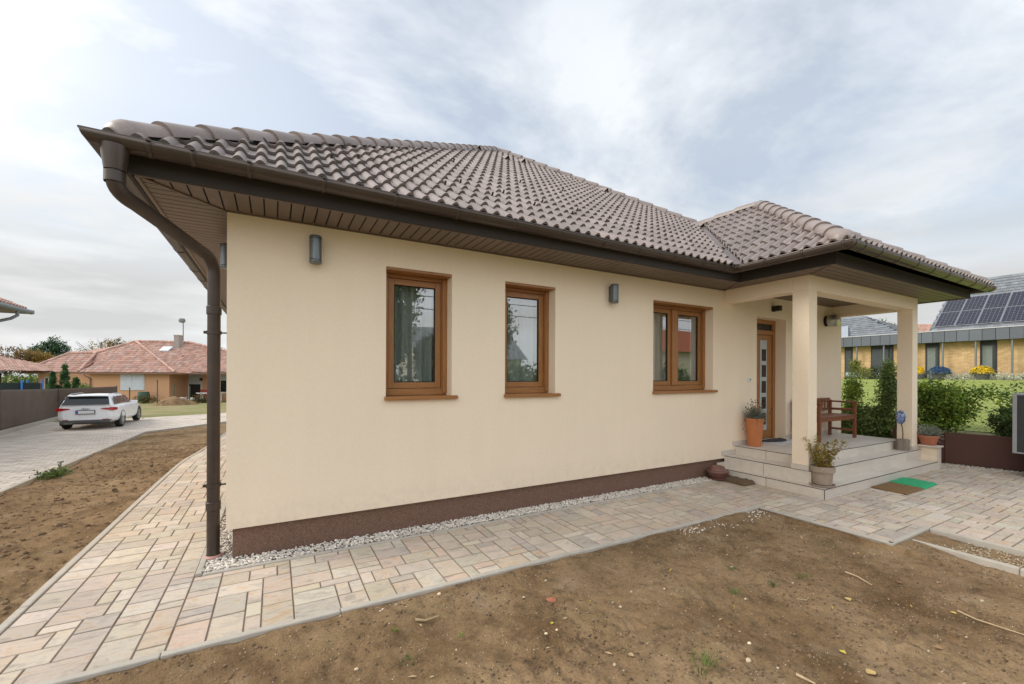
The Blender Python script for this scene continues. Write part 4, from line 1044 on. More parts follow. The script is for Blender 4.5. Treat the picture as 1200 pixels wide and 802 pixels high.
# retaining wall
t = thing('retaining_wall', 'low rust brown panel retaining wall below the lawn', 'retaining wall')
ys_ = [-6.0, -4.4, -2.9, -1.38, -.62]
for a, c in zip(ys_[:-1], ys_[1:]):
    b = MB(); b.bar((wallx(a)+.01, a+.002, .24), (wallx(c)+.01, c-.002, .24), .02, .68); b.build('panel', M['corten'], t, bevel=.003)
b = MB()
for y in ys_[1:-1]: b.bar((wallx(y)+.05, y, -.1), (wallx(y)+.05, y, .55), .05, .05)
b.build('post', M['corten'], t)
sheet('planting_soil', lin(11.2, 12.6, 24), lin(-6, 5, 60), lambda x, y: .12+.39*ss((-.5-y)/.3)+.39*ss((x-12.0)/.5)*(1-ss((-.5-y)/.3))+dirt_z(x, y), M['verge'], keep=lambda x, y: x > wallx(y)+.05)
# chain link fence behind the planting
t = thing('chain_link_fence', 'fine wire mesh fence running along the lawn behind the planting', 'fence')
FXx = 12.45; fy0, fy1 = -6.0, 4.6; fz0, fz1 = .52, 1.70
for y in (-5.8, -3.3, -.8, 1.7, 4.2):
    b = MB(); b.tube([(FXx+.02, y, .3), (FXx+.02, y, fz1+.04)], .019, 8); b.build('fence_post', M['wire'], t, smooth=50)
b = MB(); st = .075; L = fz1-fz0; k = fy0-L
r = .0011
while k < fy1:
    for s in (1, -1):
        a0, a1 = (k, k+L) if s > 0 else (k+L, k)
        za, zb = fz0, fz1
        def cl(y0, z0, y1, z1):
            if max(y0, y1) < fy0 or min(y0, y1) > fy1: return None
            return (y0, z0, y1, z1)
        q = cl(a0, za, a1, zb)
        if q: b.bar((FXx+.001*s, q[0], q[1]), (FXx+.001*s, q[2], q[3]), r*2, r*2)
    k += st
b.build('wire_mesh', M['wire'], t)
b = MB()
for z in (fz0+.01, 1.1, fz1): b.tube([(FXx, fy0-1, z), (FXx, fy1, z)], .002, 5)
b.build('tension_wire', M['wire'], t)
# planting
def shrub(name, label, loc, blobs, n, size, mat_, seed, stems=8, base=(1,1,1), var=.4, group=None, cat='shrub', stemh=None, clump=26, mixc=None):
    """blobs: (cx,cy,cz, rx,ry,rz, weight); leaves gathered in clumps through the volume"""
    rg = random.Random(seed); t = thing(name, label, cat, loc, 0, group); b = MB(); s = MB(); W = [q[6] for q in blobs]; base0 = base
    for c in range(n//clump):
        q = rg.choices(blobs, W)[0]; u = Vector((rg.gauss(0,1), rg.gauss(0,1), rg.gauss(0,1))).normalized()*(rg.random()**.38)
        cc = Vector((q[0]+u.x*q[3], q[1]+u.y*q[4], max(.02, q[2]+u.z*q[5]))); v = rg.uniform(1-var, 1+var); sp = size*rg.uniform(1.0, 2.0); base = mixc if mixc and rg.random() < .3 else base0
        for k in range(clump):
            w = v*rg.uniform(.6, 1.4); b.col = (base[0]*w*rg.uniform(.9,1.15), base[1]*w, base[2]*w*rg.uniform(.8,1.1), 1)
            b.leaf(cc+Vector((rg.gauss(0,sp), rg.gauss(0,sp), rg.gauss(0,sp))), size*rg.uniform(.6,1.25), rg, 1.5)
    for i in range(stems):
        q = rg.choices(blobs, W)[0]; e = Vector((q[0]+rg.uniform(-.6,.6)*q[3], q[1]+rg.uniform(-.6,.6)*q[4], q[2]+rg.uniform(.2,.85)*q[5])); m = Vector((e.x*.6, e.y*.6, e.z*.5))
        s.tube([(rg.gauss(0,.03), rg.gauss(0,.03), 0), m, e], [.012, .008, .004], 5, False)
    b.build('foliage', mat_, t); s.build('stem', M['bark'], t); return t
shrub('hedge_shrub', 'mid green bushy shrub seen through the porch nearest the house wall', (11.6, .33, .12), [(0,.0,.4,.3,.38,.42,3),(0,-.1,1.08,.15,.15,.42,1.2)], 7000, .036, M['leaf_green'], 51, base=(1.5,1.5,1.1), mixc=(2.6,2.2,1.0), clump=16)
shrub('hedge_shrub', 'dense dark green shrub low behind the porch bench', (11.5, -.12, .12), [(0,0,.42,.36,.44,.46,3)], 8000, .036, M['leaf_dark'], 52, base=(2.2,2.0,1.6), mixc=(3.4,2.9,2.2), clump=16)
shrub('columnar_shrub', 'tall narrow variegated shrub beside the right porch pillar', (11.55, -.43, .12), [(0,0,.42,.27,.28,.46,2.4),(0,0,1.1,.19,.21,.38,1.8),(0,.02,1.52,.12,.12,.27,1)], 10000, .032, M['leaf_dark'], 53, base=(2.3,2.15,1.8), mixc=(3.6,3.0,2.6), clump=16)
shrub('climbing_shrub', 'wide glossy green climbing shrub behind the parapet bowl', (11.85, -1.2, .5), [(0,.14,.35,.3,.44,.42,3),(0,-.12,.6,.28,.34,.36,2.2),(0,.25,.75,.22,.24,.27,1.2),(0,-.58,.80,.07,.2,.07,.22),(0,-.80,.66,.04,.05,.14,.1)], 8200, .042, M['leaf_green'], 54, base=(1.2,1.3,.9), var=.65, mixc=(2.3,1.95,.9), clump=14)
shrub('laurel_shrub', 'dark glossy shrub with bare upright shoots left of the heat pump', (11.75, -2.18, .5), [(0,.05,.25,.24,.3,.32,3),(0,-.2,.36,.2,.28,.3,1.5),(0,.0,.82,.02,.02,.2,.06),(0,-.15,.82,.02,.02,.2,.06),(0,.12,.72,.02,.02,.16,.05)], 6400, .040, M['leaf_dark'], 55, base=(1.5,1.55,1.3), stems=14)
shrub('hedge_shrub', 'low dark shrub behind the heat pump at the picture edge', (11.9, -2.95, .5), [(0,0,.3,.3,.4,.35,3)], 2400, .036, M['leaf_dark'], 56)
# weeds, twigs and bits on the soil
def tuft(x, y, n, h, label, seed, spread=.05, col=(1,1,1)):
    rg = random.Random(seed); b = MB(); z = yz(x, y)-.004
    for i in range(n):
        a = rg.random()*6.283; o = Vector((x+math.cos(a)*spread*rg.random()*.6, y+math.sin(a)*spread*rg.random()*.6, z)); L = h*rg.uniform(.5, 1.2); d = Vector((math.cos(a), math.sin(a), 0)); l = rg.uniform(.3, 1.1); w = d.cross(Vector((0,0,1)))*rg.uniform(.0012, .0024); v = rg.uniform(.7, 1.5); b.col = (v*col[0], v*col[1], v*.9*col[2], 1)
        m = o+d*L*.35*l+Vector((0,0,L*.6)); e = o+d*L*l+Vector((0,0,L*(.9-.5*l)))
        b.add([o-w, o+w, m+w*.8, m-w*.8, e], [[0,1,2,3],[3,2,4]])
    tag(b.build('grass_tuft', M['leaf_green']), label, 'weed', 'small weeds on the soil')
tuft(2.46, -2.78, 46, .10, 'largest grass tuft on the soil near the bottom edge of the picture', 61, .17, (.95,.95,.8)); tuft(3.44, -2.33, 34, .06, 'grass tuft nearest to the big tuft on its far side', 62, .07)
tuft(3.82, -2.43, 34, .055, 'middle one of the three grass tufts in front of the steps', 63, .07); tuft(4.15, -2.46, 34, .05, 'grass tuft nearest the patio corner', 64, .09); tuft(3.79, -2.09, 22, .04, 'faint little tuft farthest from the camera in front of the steps', 65, .07)
tuft(1.03, -1.63, 18, .035, 'small round leaved weed close to the left part of the kerb', 66, .035, (1.3,1.5,1)); tuft(1.39, -1.84, 12, .03, 'tiny bright weed seedling a little out from the kerb', 67, .03, (1.4,1.6,1)); tuft(1.05, -1.93, 26, .035, 'spread of low moss green weed at the left bottom of the soil', 68, .09, (.8,.9,.8))
def stick(pts, r, label, seed):
    rg = random.Random(seed); b = MB(); P = [(x, y, yz(x, y)+dz) for x, y, dz in pts]; n = len(P); b.tube(P, [r*(1-.45*i/(n-1)) for i in range(n)], 7); tag(b.build('dry_stick', M['straw'], smooth=60), label, 'stick', 'dry sticks on the soil')
stick([(4.54,-3.27,.012),(4.53,-3.36,.018),(4.535,-3.46,.014),(4.52,-3.58,.012),(4.515,-3.72,.01)], .0055, 'long pale dry stalk lying at the right edge of the soil', 1)
stick([(4.545,-2.60,.012),(4.53,-2.69,.015),(4.49,-2.80,.01)], .008, 'short pale stick lying in front of the patio corner', 2)
stick([(1.17,-1.60,.02),(1.23,-1.625,.018),(1.33,-1.60,.015)], .009, 'broken twig close to the kerb in the left part of the soil', 3)
stick([(2.89,-3.06,.012),(2.90,-3.15,.014)], .009, 'splinter of pale wood near the bottom edge', 4)
stick([(3.75,-2.62,.006),(3.80,-2.66,.012),(3.86,-2.65,.006)], .004, 'thin twig between the grass tufts', 5)
for i, (x, y, s_, c, l) in enumerate(((4.10,-2.80,.055,(.5,.38,.14),'yellow brown curled leaf beside the short pale stick'), (3.28,-3.25,.06,(.52,.36,.15),'largest ochre leaf near the bottom right of the soil'), (3.36,-3.08,.04,(.5,.42,.08),'bright yellow leaf just behind the ochre leaf'), (4.50,-3.26,.035,(.55,.4,.1),'yellow leaf at the end of the long stalk'), (1.98,-2.0,.03,(.5,.42,.06),'small yellow leaf in the middle of the soil'), (3.9,-3.35,.05,(.3,.18,.1),'dark brown leaf near the lower right corner'), (2.2,-2.5,.04,(.42,.3,.17),'brown leaf left of the biggest grass tuft'), (4.7,-2.9,.045,(.22,.13,.08),'dark crumpled leaf on the soil below the sand bed'))): curl_leaf(x, y, s_, c, l, i+1)
def big_stone(x, y, r, label, seed, v=1):
    rg = random.Random(seed); b = MB(); b.col = (v*1.1, v*1.05, v, 1); b.rock((0,0,0), r, rg, .6); o = b.build('stone', M['pebble'], smooth=50); o.location = (x, y, yz(x, y)+r*.25); m = o.modifiers.new('s', 'SUBSURF'); m.levels = m.render_levels = 2; tag(o, label, 'stone', 'pale stones on the soil')
big_stone(2.77,-2.86,.026,'pale lumpy stone beside the largest grass tuft',1); big_stone(2.91,-2.78,.018,'white shell like stone behind the lumpy stone',2,1.4); big_stone(1.88,-2.08,.017,'left one of two white stones in the middle of the soil',3,1.4); big_stone(1.97,-2.07,.014,'right one of two white stones in the middle of the soil',4,1.4); big_stone(2.75,-1.95,.014,'small pale stone on the soil under the double window',5,1.1); big_stone(1.42,-1.36,.02,'white stone touching the kerb below the first window',6,1.35)
big_stone(2.25,-1.52,.016,'pale stone just off the kerb below the narrow window',7,1.2)
def brick_bit(): 
    b = MB(); rg = random.Random(5); b.col = (1,1,1,1); b.rock((0,0,0), .05, rg, .25); o = b.build('brick_fragment', M['terracotta'], smooth=40); o.location = (2.15,-1.74, yz(2.15,-1.74)+.0); tag(o, 'flat piece of red brick half buried in the soil', 'brick piece')
brick_bit()
# garden spike light and weed by the drive
t = thing('garden_spike', 'thin grey garden spike with round cap at the edge of the driveway', 'garden light', (-2.83, 5.75, T(-2.83,5.75)-.03))
b = MB(); b.tube([(0,0,0),(0,0,.20)], .012, 10); b.build('stake', M['wire'], t, smooth=50); b = MB(); b.lathe([(0,.19),(.04,.195),(.04,.225),(0,.235)], (0,0,0), 16); b.build('cap', M['steel'], t, smooth=40)
shrub('weed_clump', 'low dark green weed clump at the driveway edge beside the garden spike', (-2.78, 5.35, T(-2.8,5.35)-.03), [(0,0,.03,.14,.4,.05,1)], 900, .03, M['leaf_green'], 71, stems=3, cat='weed')
# ------------------------------------------------------------------ camera frame (also used to set distant houses square to the view)
CAM = dict(f=498.5, y0=440.19, roll=.0037, yaw=60.8446, c=(.3584, -4.3482, 1.6))
ya = R_(CAM['yaw']); FW = Vector((math.cos(ya), math.sin(ya), 0)); RT = Vector((math.sin(ya), -math.cos(ya), 0)); C0 = Vector(CAM['c'])
# ------------------------------------------------------------------ trees
def tree(name, label, loc, h, crown, n, size, mat_, seed, trunk_h=None, r=.12, base=(1,1,1), clump=22, group=None, cat='tree', bare=0, var=.45):
    """crown: ellipsoids (cx,cy,cz,rx,ry,rz,weight); tapered trunk with limbs reaching into them"""
    rg = random.Random(seed); t = thing(name, label, cat, loc, 0, group); b = MB(); s = MB(); W = [q[6] for q in crown]; th = trunk_h or h*.6
    s.tube([(0,0,-.2), (rg.gauss(0,.05),rg.gauss(0,.05),th*.5), (rg.gauss(0,.1),rg.gauss(0,.1),th)], [r, r*.7, r*.3], 8)
    for q in crown:
        for k in range(3):
            a = rg.random()*6.283; e = Vector((q[0]+math.cos(a)*q[3]*.6, q[1]+math.sin(a)*q[4]*.6, q[2]+rg.uniform(-.1,.5)*q[5])); o = Vector((0,0,th*rg.uniform(.4,.9))); s.tube([o, o.lerp(e,.5)+Vector((0,0,.1*h*.3)), e], [r*.35, r*.22, r*.08], 5, False)
    for k in range(bare):
        q = rg.choice(crown); a = rg.random()*6.283; o = Vector((q[0]*.5, q[1]*.5, th*rg.uniform(.5,1))); e = Vector((q[0]+math.cos(a)*q[3]*1.05, q[1]+math.sin(a)*q[4], q[2]+rg.uniform(.2,1.05)*q[5])); s.tube([o, o.lerp(e,.6)+Vector((0,0,.15)), e], [r*.3, r*.16, r*.05], 4, False)
    for c in range(n//clump):
        q = rg.choices(crown, W)[0]; u = Vector((rg.gauss(0,1), rg.gauss(0,1), rg.gauss(0,1))).normalized()*(rg.random()**.4)
        cc = Vector((q[0]+u.x*q[3], q[1]+u.y*q[4], q[2]+u.z*q[5])); v = rg.uniform(1-var, 1+var); sp = size*rg.uniform(.8, 1.8)
        for k in range(clump):
            w = v*rg.uniform(.75,1.25); b.col = (base[0]*w*rg.uniform(.9,1.12), base[1]*w, base[2]*w*rg.uniform(.85,1.1), 1); b.leaf(cc+Vector((rg.gauss(0,sp), rg.gauss(0,sp), rg.gauss(0,sp*.8))), size*rg.uniform(.6,1.3), rg, 1.5)
    b.build('crown', mat_, t); s.build('trunk', M['bark'], t); return t
def conifer(name, label, loc, h, rad, n, size, mat_, seed, group=None, base=(1,1,1), tiers=0, cat='tree'):
    rg = random.Random(seed); t = thing(name, label, cat, loc, 0, group); b = MB(); s = MB(); s.tube([(0,0,-.2),(0,0,h*.96)], [rad*.09+.02, .015], 7)
    for c in range(n//20):
        k = rg.random()**.75; z = h*(.03+.97*k); rr = rad*(1-k)**1.15*(1+.25*math.sin(z*5+seed)*.5)+.02; a = rg.random()*6.283; q = rr*rg.random()**.35; cc = Vector((math.cos(a)*q, math.sin(a)*q, z)); v = rg.uniform(.55, 1.4)
        for i in range(20):
            w = v*rg.uniform(.8,1.2); b.col = (base[0]*w, base[1]*w, base[2]*w, 1); b.leaf(cc+Vector((rg.gauss(0,size), rg.gauss(0,size), rg.gauss(0,size*1.2))), size*rg.uniform(.7,1.3), rg, 2.0)
        if tiers and c % 5 == 0: s.tube([(0,0,z-.1), cc], [.03, .01], 4, False)
    b.build('crown', mat_, t); s.build('trunk', M['bark'], t); return t
def P(px, D, z=None):
    """a spot on the ground D metres ahead along the view, in the direction of column px"""
    p = C0+FW*D+RT*((px-600)/CAM['f']*D); return (p.x, p.y, T(p.x, p.y) if z is None else z)
tree('conifer_tree', 'large dark blue green conifer rising behind the red roofed house', P(60, 62), 7.8, [(0,0,4.3,2.6,2.4,2.6,3),(-1.2,0,5.2,1.2,1.2,1.5,1),(1.0,.4,5.6,1.1,1.1,1.6,1),(0.2,-.2,6.4,.9,.9,1.4,1)], 9000, .16, M['leaf_dark'], 81, base=(.85,1.15,1.35), r=.25)
tree('autumn_tree', 'yellow and orange leaved tree left of the dark conifer', P(36, 56), 6, [(0,0,4.0,2.3,1.8,1.6,3),(.9,0,4.2,1.3,1.2,1.2,1)], 6500, .15, M['leaf_yellow'], 82, base=(1.1,1.0,.8))
tree('bare_tree', 'nearly bare brownish tree at the left edge above the low roof', P(8, 54), 6, [(0,0,4.0,2.6,2,1.9,3)], 2200, .14, M['leaf_yellow'], 83, base=(.5,.4,.4), bare=60)
tree('thin_tree', 'thin autumn tree with bare twigs behind the ridge of the red roofed house', P(124, 58), 7, [(0,0,5.3,3.0,2,1.6,3),(1.2,0,6.0,2.0,1.5,1.3,1)], 3400, .13, M['leaf_yellow'], 84, base=(.75,.75,.6), bare=70)
tree('thin_tree', 'green tree just visible between downpipe and house wall', P(262, 60), 6, [(0,0,4.0,2.2,2,2.2,3)], 3500, .16, M['leaf_dark'], 85, base=(1,1.2,1))
for i, (px, D, h, r, l) in enumerate(((62, 30, 1.95, .5, 'leftmost narrow thuja behind the brown screen fence'), (76, 30.5, 2.5, .58, 'tallest narrow thuja behind the brown screen fence'), (78.5, 29.2, 1.3, .34, 'smallest thuja standing before the tallest one'), (89, 30, 1.55, .55, 'rightmost thuja behind the brown screen fence'))):
    conifer('thuja', l, P(px, D, -.64), h+.35, r*1.1, 3400, .06, M['leaf_dark'], 90+i, 'thuja shrubs by the red roofed house', base=(.8,1.25,.9), cat='thuja')
shrub('garden_shrub', 'dark leaved garden shrub right of the thujas', P(97, 29.5, -.6), [(0,0,.9,.45,.45,.6,2)], 1800, .07, M['leaf_green'], 95, base=(.8,.9,.8))
shrub('garden_shrub', 'grey green and yellow garden shrub behind the fence end', P(108, 29, -.6), [(0,0,.75,.6,.5,.4,2),(-.3,0,1.1,.3,.3,.4,1)], 1800, .07, M['leaf_lime'], 96, base=(.7,.7,.7))
shrub('garden_hedge', 'bright green hedge behind the blue poles on the left', P(30, 40, -.7), [(0,0,1.2,2.6,1.2,1.15,2)], 5500, .11, M['leaf_green'], 97, base=(1.1,1.15,.9), cat='hedge')

# ------------------------------------------------------------------ screen fence on the left
t = thing('screen_fence', 'brown fabric screen fence on a concrete kerb along the driveway', 'fence')
LINE = [(-5.9, 2.0), (-7.0, 10.0), (-8.27, 17.98), (-9.2, 25.6), (-7.23, 26.8)]
TOPZ = [1.32, 1.2, 1.017, .837, .916]; BOT = [.10, -.15, -.487, -.60, -.55]
for k in range(4):
    b = MB(); n = 40; m = 14; p, q = LINE[k], LINE[k+1]; rows = []; dx, dy = q[0]-p[0], q[1]-p[1]; L = math.hypot(dx, dy); nx, ny = -dy/L, dx/L
    for j in range(m+1):
        for i in range(n+1):
            u, w = i/n, j/m; x, y = p[0]+dx*u, p[1]+dy*u; z = (BOT[k]*(1-u)+BOT[k+1]*u)*(1-w)+(TOPZ[k]*(1-u)+TOPZ[k+1]*u)*w; o = .028*noise.noise(Vector((x*2.2, y*2.2, z*2.5)))*math.sin(math.pi*w)+.012*noise.noise(Vector((x*6+z*3, y*6, z*7)))
            rows.append((x+nx*o, y+ny*o, z))
    b.add(rows, [[j*(n+1)+i, j*(n+1)+i+1, (j+1)*(n+1)+i+1, (j+1)*(n+1)+i] for j in range(m) for i in range(n)]); sc = b.build('screen', M['screen'], t, smooth=60)
    md = sc.modifiers.new('thick', 'SOLIDIFY'); md.thickness = .006
    b = MB(); b.bar((p[0],p[1],(BOT[k]+T(*p))/2-.07), (q[0],q[1],(BOT[k+1]+T(*q))/2-.07), .22, .34); b.build('kerb_base', M['concrete'], t, bevel=.01)
for k, (x, y) in enumerate(LINE): 
    b = MB(); b.tube([(x-.04, y, BOT[k]-.2), (x-.04, y, TOPZ[k]+.03)], .03, 8); b.build('fence_post', M['bumper'], t, smooth=50)

# ------------------------------------------------------------------ parked estate car
def car():
    t = thing('parked_car', 'white estate car parked on the driveway beside the brown screen fence', 'car', (-6.18, 19.5, T(-5.5, 19.5)+.006), R_(91.5))
    # local x forward, rear axle at 0
    def ring(x, zb, w, zbelt, zs, n=0): return x, zb, w, zbelt, zs
    st = [(-.98,.36,.66,.86,.93),(-.95,.32,.76,.89,.955),(-.80,.27,.86,.92,.985),(-.45,.24,.905,.935,1.0),(.1,.22,.92,.93,.99),(.9,.2,.92,.91,.965),(1.7,.2,.915,.89,.94),(2.2,.2,.915,.88,.93),(2.8,.21,.91,.84,.90),(3.3,.24,.86,.76,.82),(3.58,.3,.74,.66,.72),(3.68,.36,.58,.6,.64)]
    b = MB(); rows = []
    for (x, zb, w, zm, zt) in st:
        half = [(.0, zb), (w*.72, zb), (w*.95, zb+.06), (w, zb+.22), (w*.995, zm-.16), (w*.955, zm), (w*.90, zt), (.0, zt+.012)]
        rows.append([(x, y, z) for y, z in half]+[(x, -y, z) for y, z in half[::-1][1:-1]])
    n = len(rows[0]); b.add([p for r in rows for p in r], [[i*n+k, i*n+(k+1) % n, (i+1)*n+(k+1) % n, (i+1)*n+k] for i in range(len(rows)-1) for k in range(n)]+[list(range(n)), [(len(rows)-1)*n+k for k in range(n)][::-1]])
    body = b.build('body', M['carpaint'], t, smooth=28); sd = body.modifiers.new('sub', 'SUBSURF'); sd.levels = sd.render_levels = 1
    # cabin
    cs = [(-.93,.93,.74,1.02,.70),(-.78,.95,.79,1.22,.66),(-.60,.95,.81,1.385,.60),(-.2,.95,.82,1.44,.60),(.6,.93,.82,1.455,.61),(1.2,.92,.81,1.425,.60),(1.6,.92,.80,1.28,.62),(2.0,.9,.78,1.05,.68),(2.25,.9,.76,.925,.74)]
    b = MB(); rows = []
    for (x, zb, wb, zt, wt) in cs:
        half = [(wb, zb-.05), (wb*.99, zb+.02), (wt+(wb-wt)*.25, zb+(zt-zb)*.8), (wt*.93, zt-.012), (0, zt+.018)]
        rows.append([(x, y, z) for y, z in half]+[(x, -y, z) for y, z in half[::-1][1:]])
    n = len(rows[0]); b.add([p for r in rows for p in r], [[i*n+k, i*n+k+1, (i+1)*n+k+1, (i+1)*n+k] for i in range(len(rows)-1) for k in range(n-1)]+[list(range(n)), [(len(rows)-1)*n+k for k in range(n)][::-1]])
    b.build('roof', M['carpaint'], t, smooth=35)
    def lerp3(a, c, s): return tuple(a[i]+(c[i]-a[i])*s for i in range(3))
    # glass
    b = MB(); b.add([(-.955,-.70,1.0),(-.955,.70,1.0),(-.655,.60,1.372),(-.655,-.60,1.372)], [[0,1,2,3]]); b.v = [(x-.028, y, z+.008) for x, y, z in b.v]; b.build('rear_window', M['carglass'], t)
    b = MB(); b.obox((-.68, 0, 1.425), (.11,0,.014), (0,.58,0), (0,0,.014)); b.build('rear_spoiler', M['carpaint'], t, bevel=.008)
    for s in (-1, 1):
        for (x0, x1, x2, x3) in ((-.72,-.30,-.26,-.56),(-.24,.62,.62,-.20),(.70,1.72,1.22,.70)):
            b = MB(); zt = 1.375; zb = .995
            def side(x, z):
                k = (z-.95)/.45; return (x, s*(.818+(.60-.79)*k*.72+.012), z)
            q = [side(x0, zb), side(x1, zb-.01 if x1 > 1 else zb), side(x2, zt-.02), side(x3, zt-.01)]; b.add(q, [[0,1,2,3]]); b.build('side_window', M['carglass'], t)
        b = MB(); b.tube([(-.6,s*.585,1.44),(-.3,s*.6,1.485),(.8,s*.6,1.50),(1.1,s*.59,1.455)], .013, 8); b.build('roof_rail', M['alu'], t, smooth=50)
        b = MB(); b.obox((1.35, s*1.0, 1.0), (.07,.02*s,0), (0,.10,0), (0,0,.065)); b.build('mirror', M['carpaint'], t, bevel=.02)
        b = MB(); b.add([(-1.003,s*.44,.85),(-1.0,s*.44,.825),(-.97,s*.80,.755),(-.80,s*.902,.77),(-.80,s*.90,.87),(-.955,s*.80,.89)], [[0,1,2,5],[5,2,3,4]]); b.v = [(x-.012, y*1.012, z) for x, y, z in b.v]; b.build('taillight', M['taillight'], t)
        b = MB(); b.box(-.999,-.955,s*.58-.08,s*.58+.08,.40,.425); b.build('reflector', M['taillight'], t)
        for x in (0, 2.82):
            wm = MB(); wm.lathe([(.20,-.1),(.31,-.108),(.325,-.08),(.327,.07),(.31,.1),(.20,.105)], (x, s*.80, .325), 28, 'y'); w = wm.build('wheel', M['tyre'], t, smooth=40)
            r = MB(); f = s*.10; r.lathe([(.215,f*.6),(.225,f*1.05),(.205,f*1.06),(.195,f*.75)], (x, s*.80, .325), 28, 'y')
            for k in range(10):
                a = k*math.pi/5; r.bar((x+.05*math.cos(a), s*.80+f*.98, .325+.05*math.sin(a)), (x+.205*math.cos(a), s*.80+f*1.0, .325+.205*math.sin(a)), .035, .02, (0,1,0))
            r.lathe([(0,f*1.06),(.05,f*1.05),(.055,f*.9)], (x, s*.80, .325), 16, 'y'); r.build('rim', M['rim'], w, smooth=40)
            d = MB(); d.lathe([(0,f*.5),(.21,f*.52)], (x, s*.80, .325), 20, 'y'); d.build('brake_disc', M['bumper'], w)
            ar = MB(); ar.tube([(x+.365*math.cos(a*math.pi/12), s*.895, .325+.365*math.sin(a*math.pi/12)) for a in range(-2, 15)], .026, 6); ar.build('wheel_arch', M['bumper'], t, smooth=60)
    b = MB(); b.add([(-.985,-.70,.30),(-.985,.70,.30),(-.985,.78,.40),(-.985,-.78,.40),(-.80,-.72,.22),(-.80,.72,.22)], [[0,1,2,3],[4,5,1,0]]); b.v = [(x-.012,y,z) for x,y,z in b.v]; b.build('rear_bumper', M['bumper'], t)
    b = MB(); b.box(-1.034,-1.0,-.285,.285,.63,.79); b.build('plate_recess', M['bumper'], t, bevel=.01)
    b = MB(); b.box(-1.039,-1.0345,-.26,.26,.655,.765); pl = b.build('number_plate', M['plate'], t); b = MB(); b.box(-1.0425,-1.0395,.205,.258,.66,.76); b.build('blue_band', M['plateblue'], pl)
    b = MB()
    for k in range(4): b.tube([(-1.012, -.081+k*.054+.036*math.cos(a*math.pi/10), .835+.036*math.sin(a*math.pi/10)) for a in range(21)], .0055, 6, False)
    b.build('emblem', M['steel'], t, smooth=60)
    b = MB(); b.box(-.97,-.90,.38,.62,.27,.32); b.build('exhaust', M['steel'], t, bevel=.01)
    for ch in t.children:                                  # low estate roofline
        for v in ch.data.vertices:
            if v.co.z > .93: v.co.z = .93+(v.co.z-.93)*.86
    return t
car()

# ------------------------------------------------------------------ red roofed house beyond the driveway
hb = P(600, 37, -.74); nh = thing('red_roof_house', 'peach coloured bungalow with red tiled hip roof, chimney and white shutters', 'house', hb, R_(CAM['yaw'])-math.pi/2)
# local x = to the right, y = away from the road, z up
b = MB(); b.box(-41.2,-36.2,0,7,-.2,2.55); b.box(-36.2,-29.4,-.5,8,-.2,2.55); b.box(-29.4,-18,1.5,8,-.2,2.6); b.build('wall', M['n_stucco'], nh)
b = MB(); A=(-35.6,3.3,5.36); Bq=(-31,3.8,5.3); P1=(-36.6,-1.05,2.45); P2=(-28.5,-1.05,2.45); Eq=(-17,.9,2.45); G=(-41,2.5,4.2); H=(-38.6,2.5,4.2); Kq=(-42.6,-.1,2.45); Pk=(-36.6,-.1,2.45); BK1=(-42.6,8.5,2.45); BK2=(-17,9,2.45)
def ntile(pts, name, parent, u):
    """a tiled slope: polygon of 3-D points cut out of a field of barrel tiles"""
    P_ = [Vector(p) for p in pts]; n = (P_[1]-P_[0]).cross(P_[2]-P_[0]).normalized(); n = n if n.z > 0 else -n; u = Vector(u); u = (u-n*u.dot(n)).normalized(); v = n.cross(u); v = v if v.z > 0 else -v
    o = P_[0]; cu = [(p-o).dot(u) for p in P_]; cv = [(p-o).dot(v) for p in P_]; b = MB(); rg = random.Random(len(name)+int(abs(cu[1])*10)); j = min(cv)
    while j < max(cv):
        i = min(cu)
        while i < max(cu):
            c = (i+.11, j+.17)
            if inside(c[0], c[1], list(zip(cu, cv))):
                q = rg.uniform(.72, 1.18); k = rg.random(); b.col = (q, q*(1.0 if k < .8 else 1.2), q*(1.0 if k < .8 else 1.3), 1); r = []
                for (vv, h) in ((j, .05), (j+.36, .02)):
                    for (uu, hh) in ((0, -.02), (.05, .045), (.11, .07), (.17, .045), (.22, -.02)): r.append(o+u*(i+uu)+v*vv+n*(h+hh*.8))
                b.add(r, [[a, a+1, a+6, a+5] for a in range(4)]+[[0,1,2,3,4]])
            i += .22
        j += .34
    b.col = (.55,.5,.5,1); b.add([o+u*a+v*c-n*.005 for a, c in zip(cu, cv)], [list(range(len(P_)))])
    return b.build(name, M['ntile'], parent, smooth=50)
nr = ntile([P1, P2, A], 'roof', nh, (1,0,0)); ntile([A, P2, Bq], 'tiled_slope', nr, (1,0,0)); ntile([P2, Eq, Bq], 'tiled_slope', nr, (1,0,0)); ntile([Kq, Pk, H, G], 'tiled_slope', nr, (1,0,0)); ntile([Pk, P1, A], 'tiled_slope', nr, (1,.4,0)); ntile([Pk, A, H], 'tiled_slope', nr, (1,.2,0)); ntile([G, BK1, Kq], 'tiled_slope', nr, (0,1,0))
b = MB(); b.quad(A, BK1, BK2, Bq); b.quad(A, H, G, BK1); b.quad(Bq, BK2, Eq); b.build('rear_slope', M['ntile'], nr)
b = MB()
for p, q in ((A,P2),(A,Bq),(Bq,Eq),(G,Kq),(G,H),(H,P1),(A,H)):
    p = Vector(p)+Vector((0,0,.1)); q = Vector(q)+Vector((0,0,.1)); n = max(1, int((q-p).length/.38)); rg = random.Random(n)
    for i in range(n):
        v = rg.uniform(.8,1.2); b.col = (v, v*1.05, v*1.1, 1); b.tube([p.lerp(q, i/n), p.lerp(q, (i+1.06)/n)], [.115, .135], 8)
b.build('hip_cap', M['ntile'], nr, smooth=50)
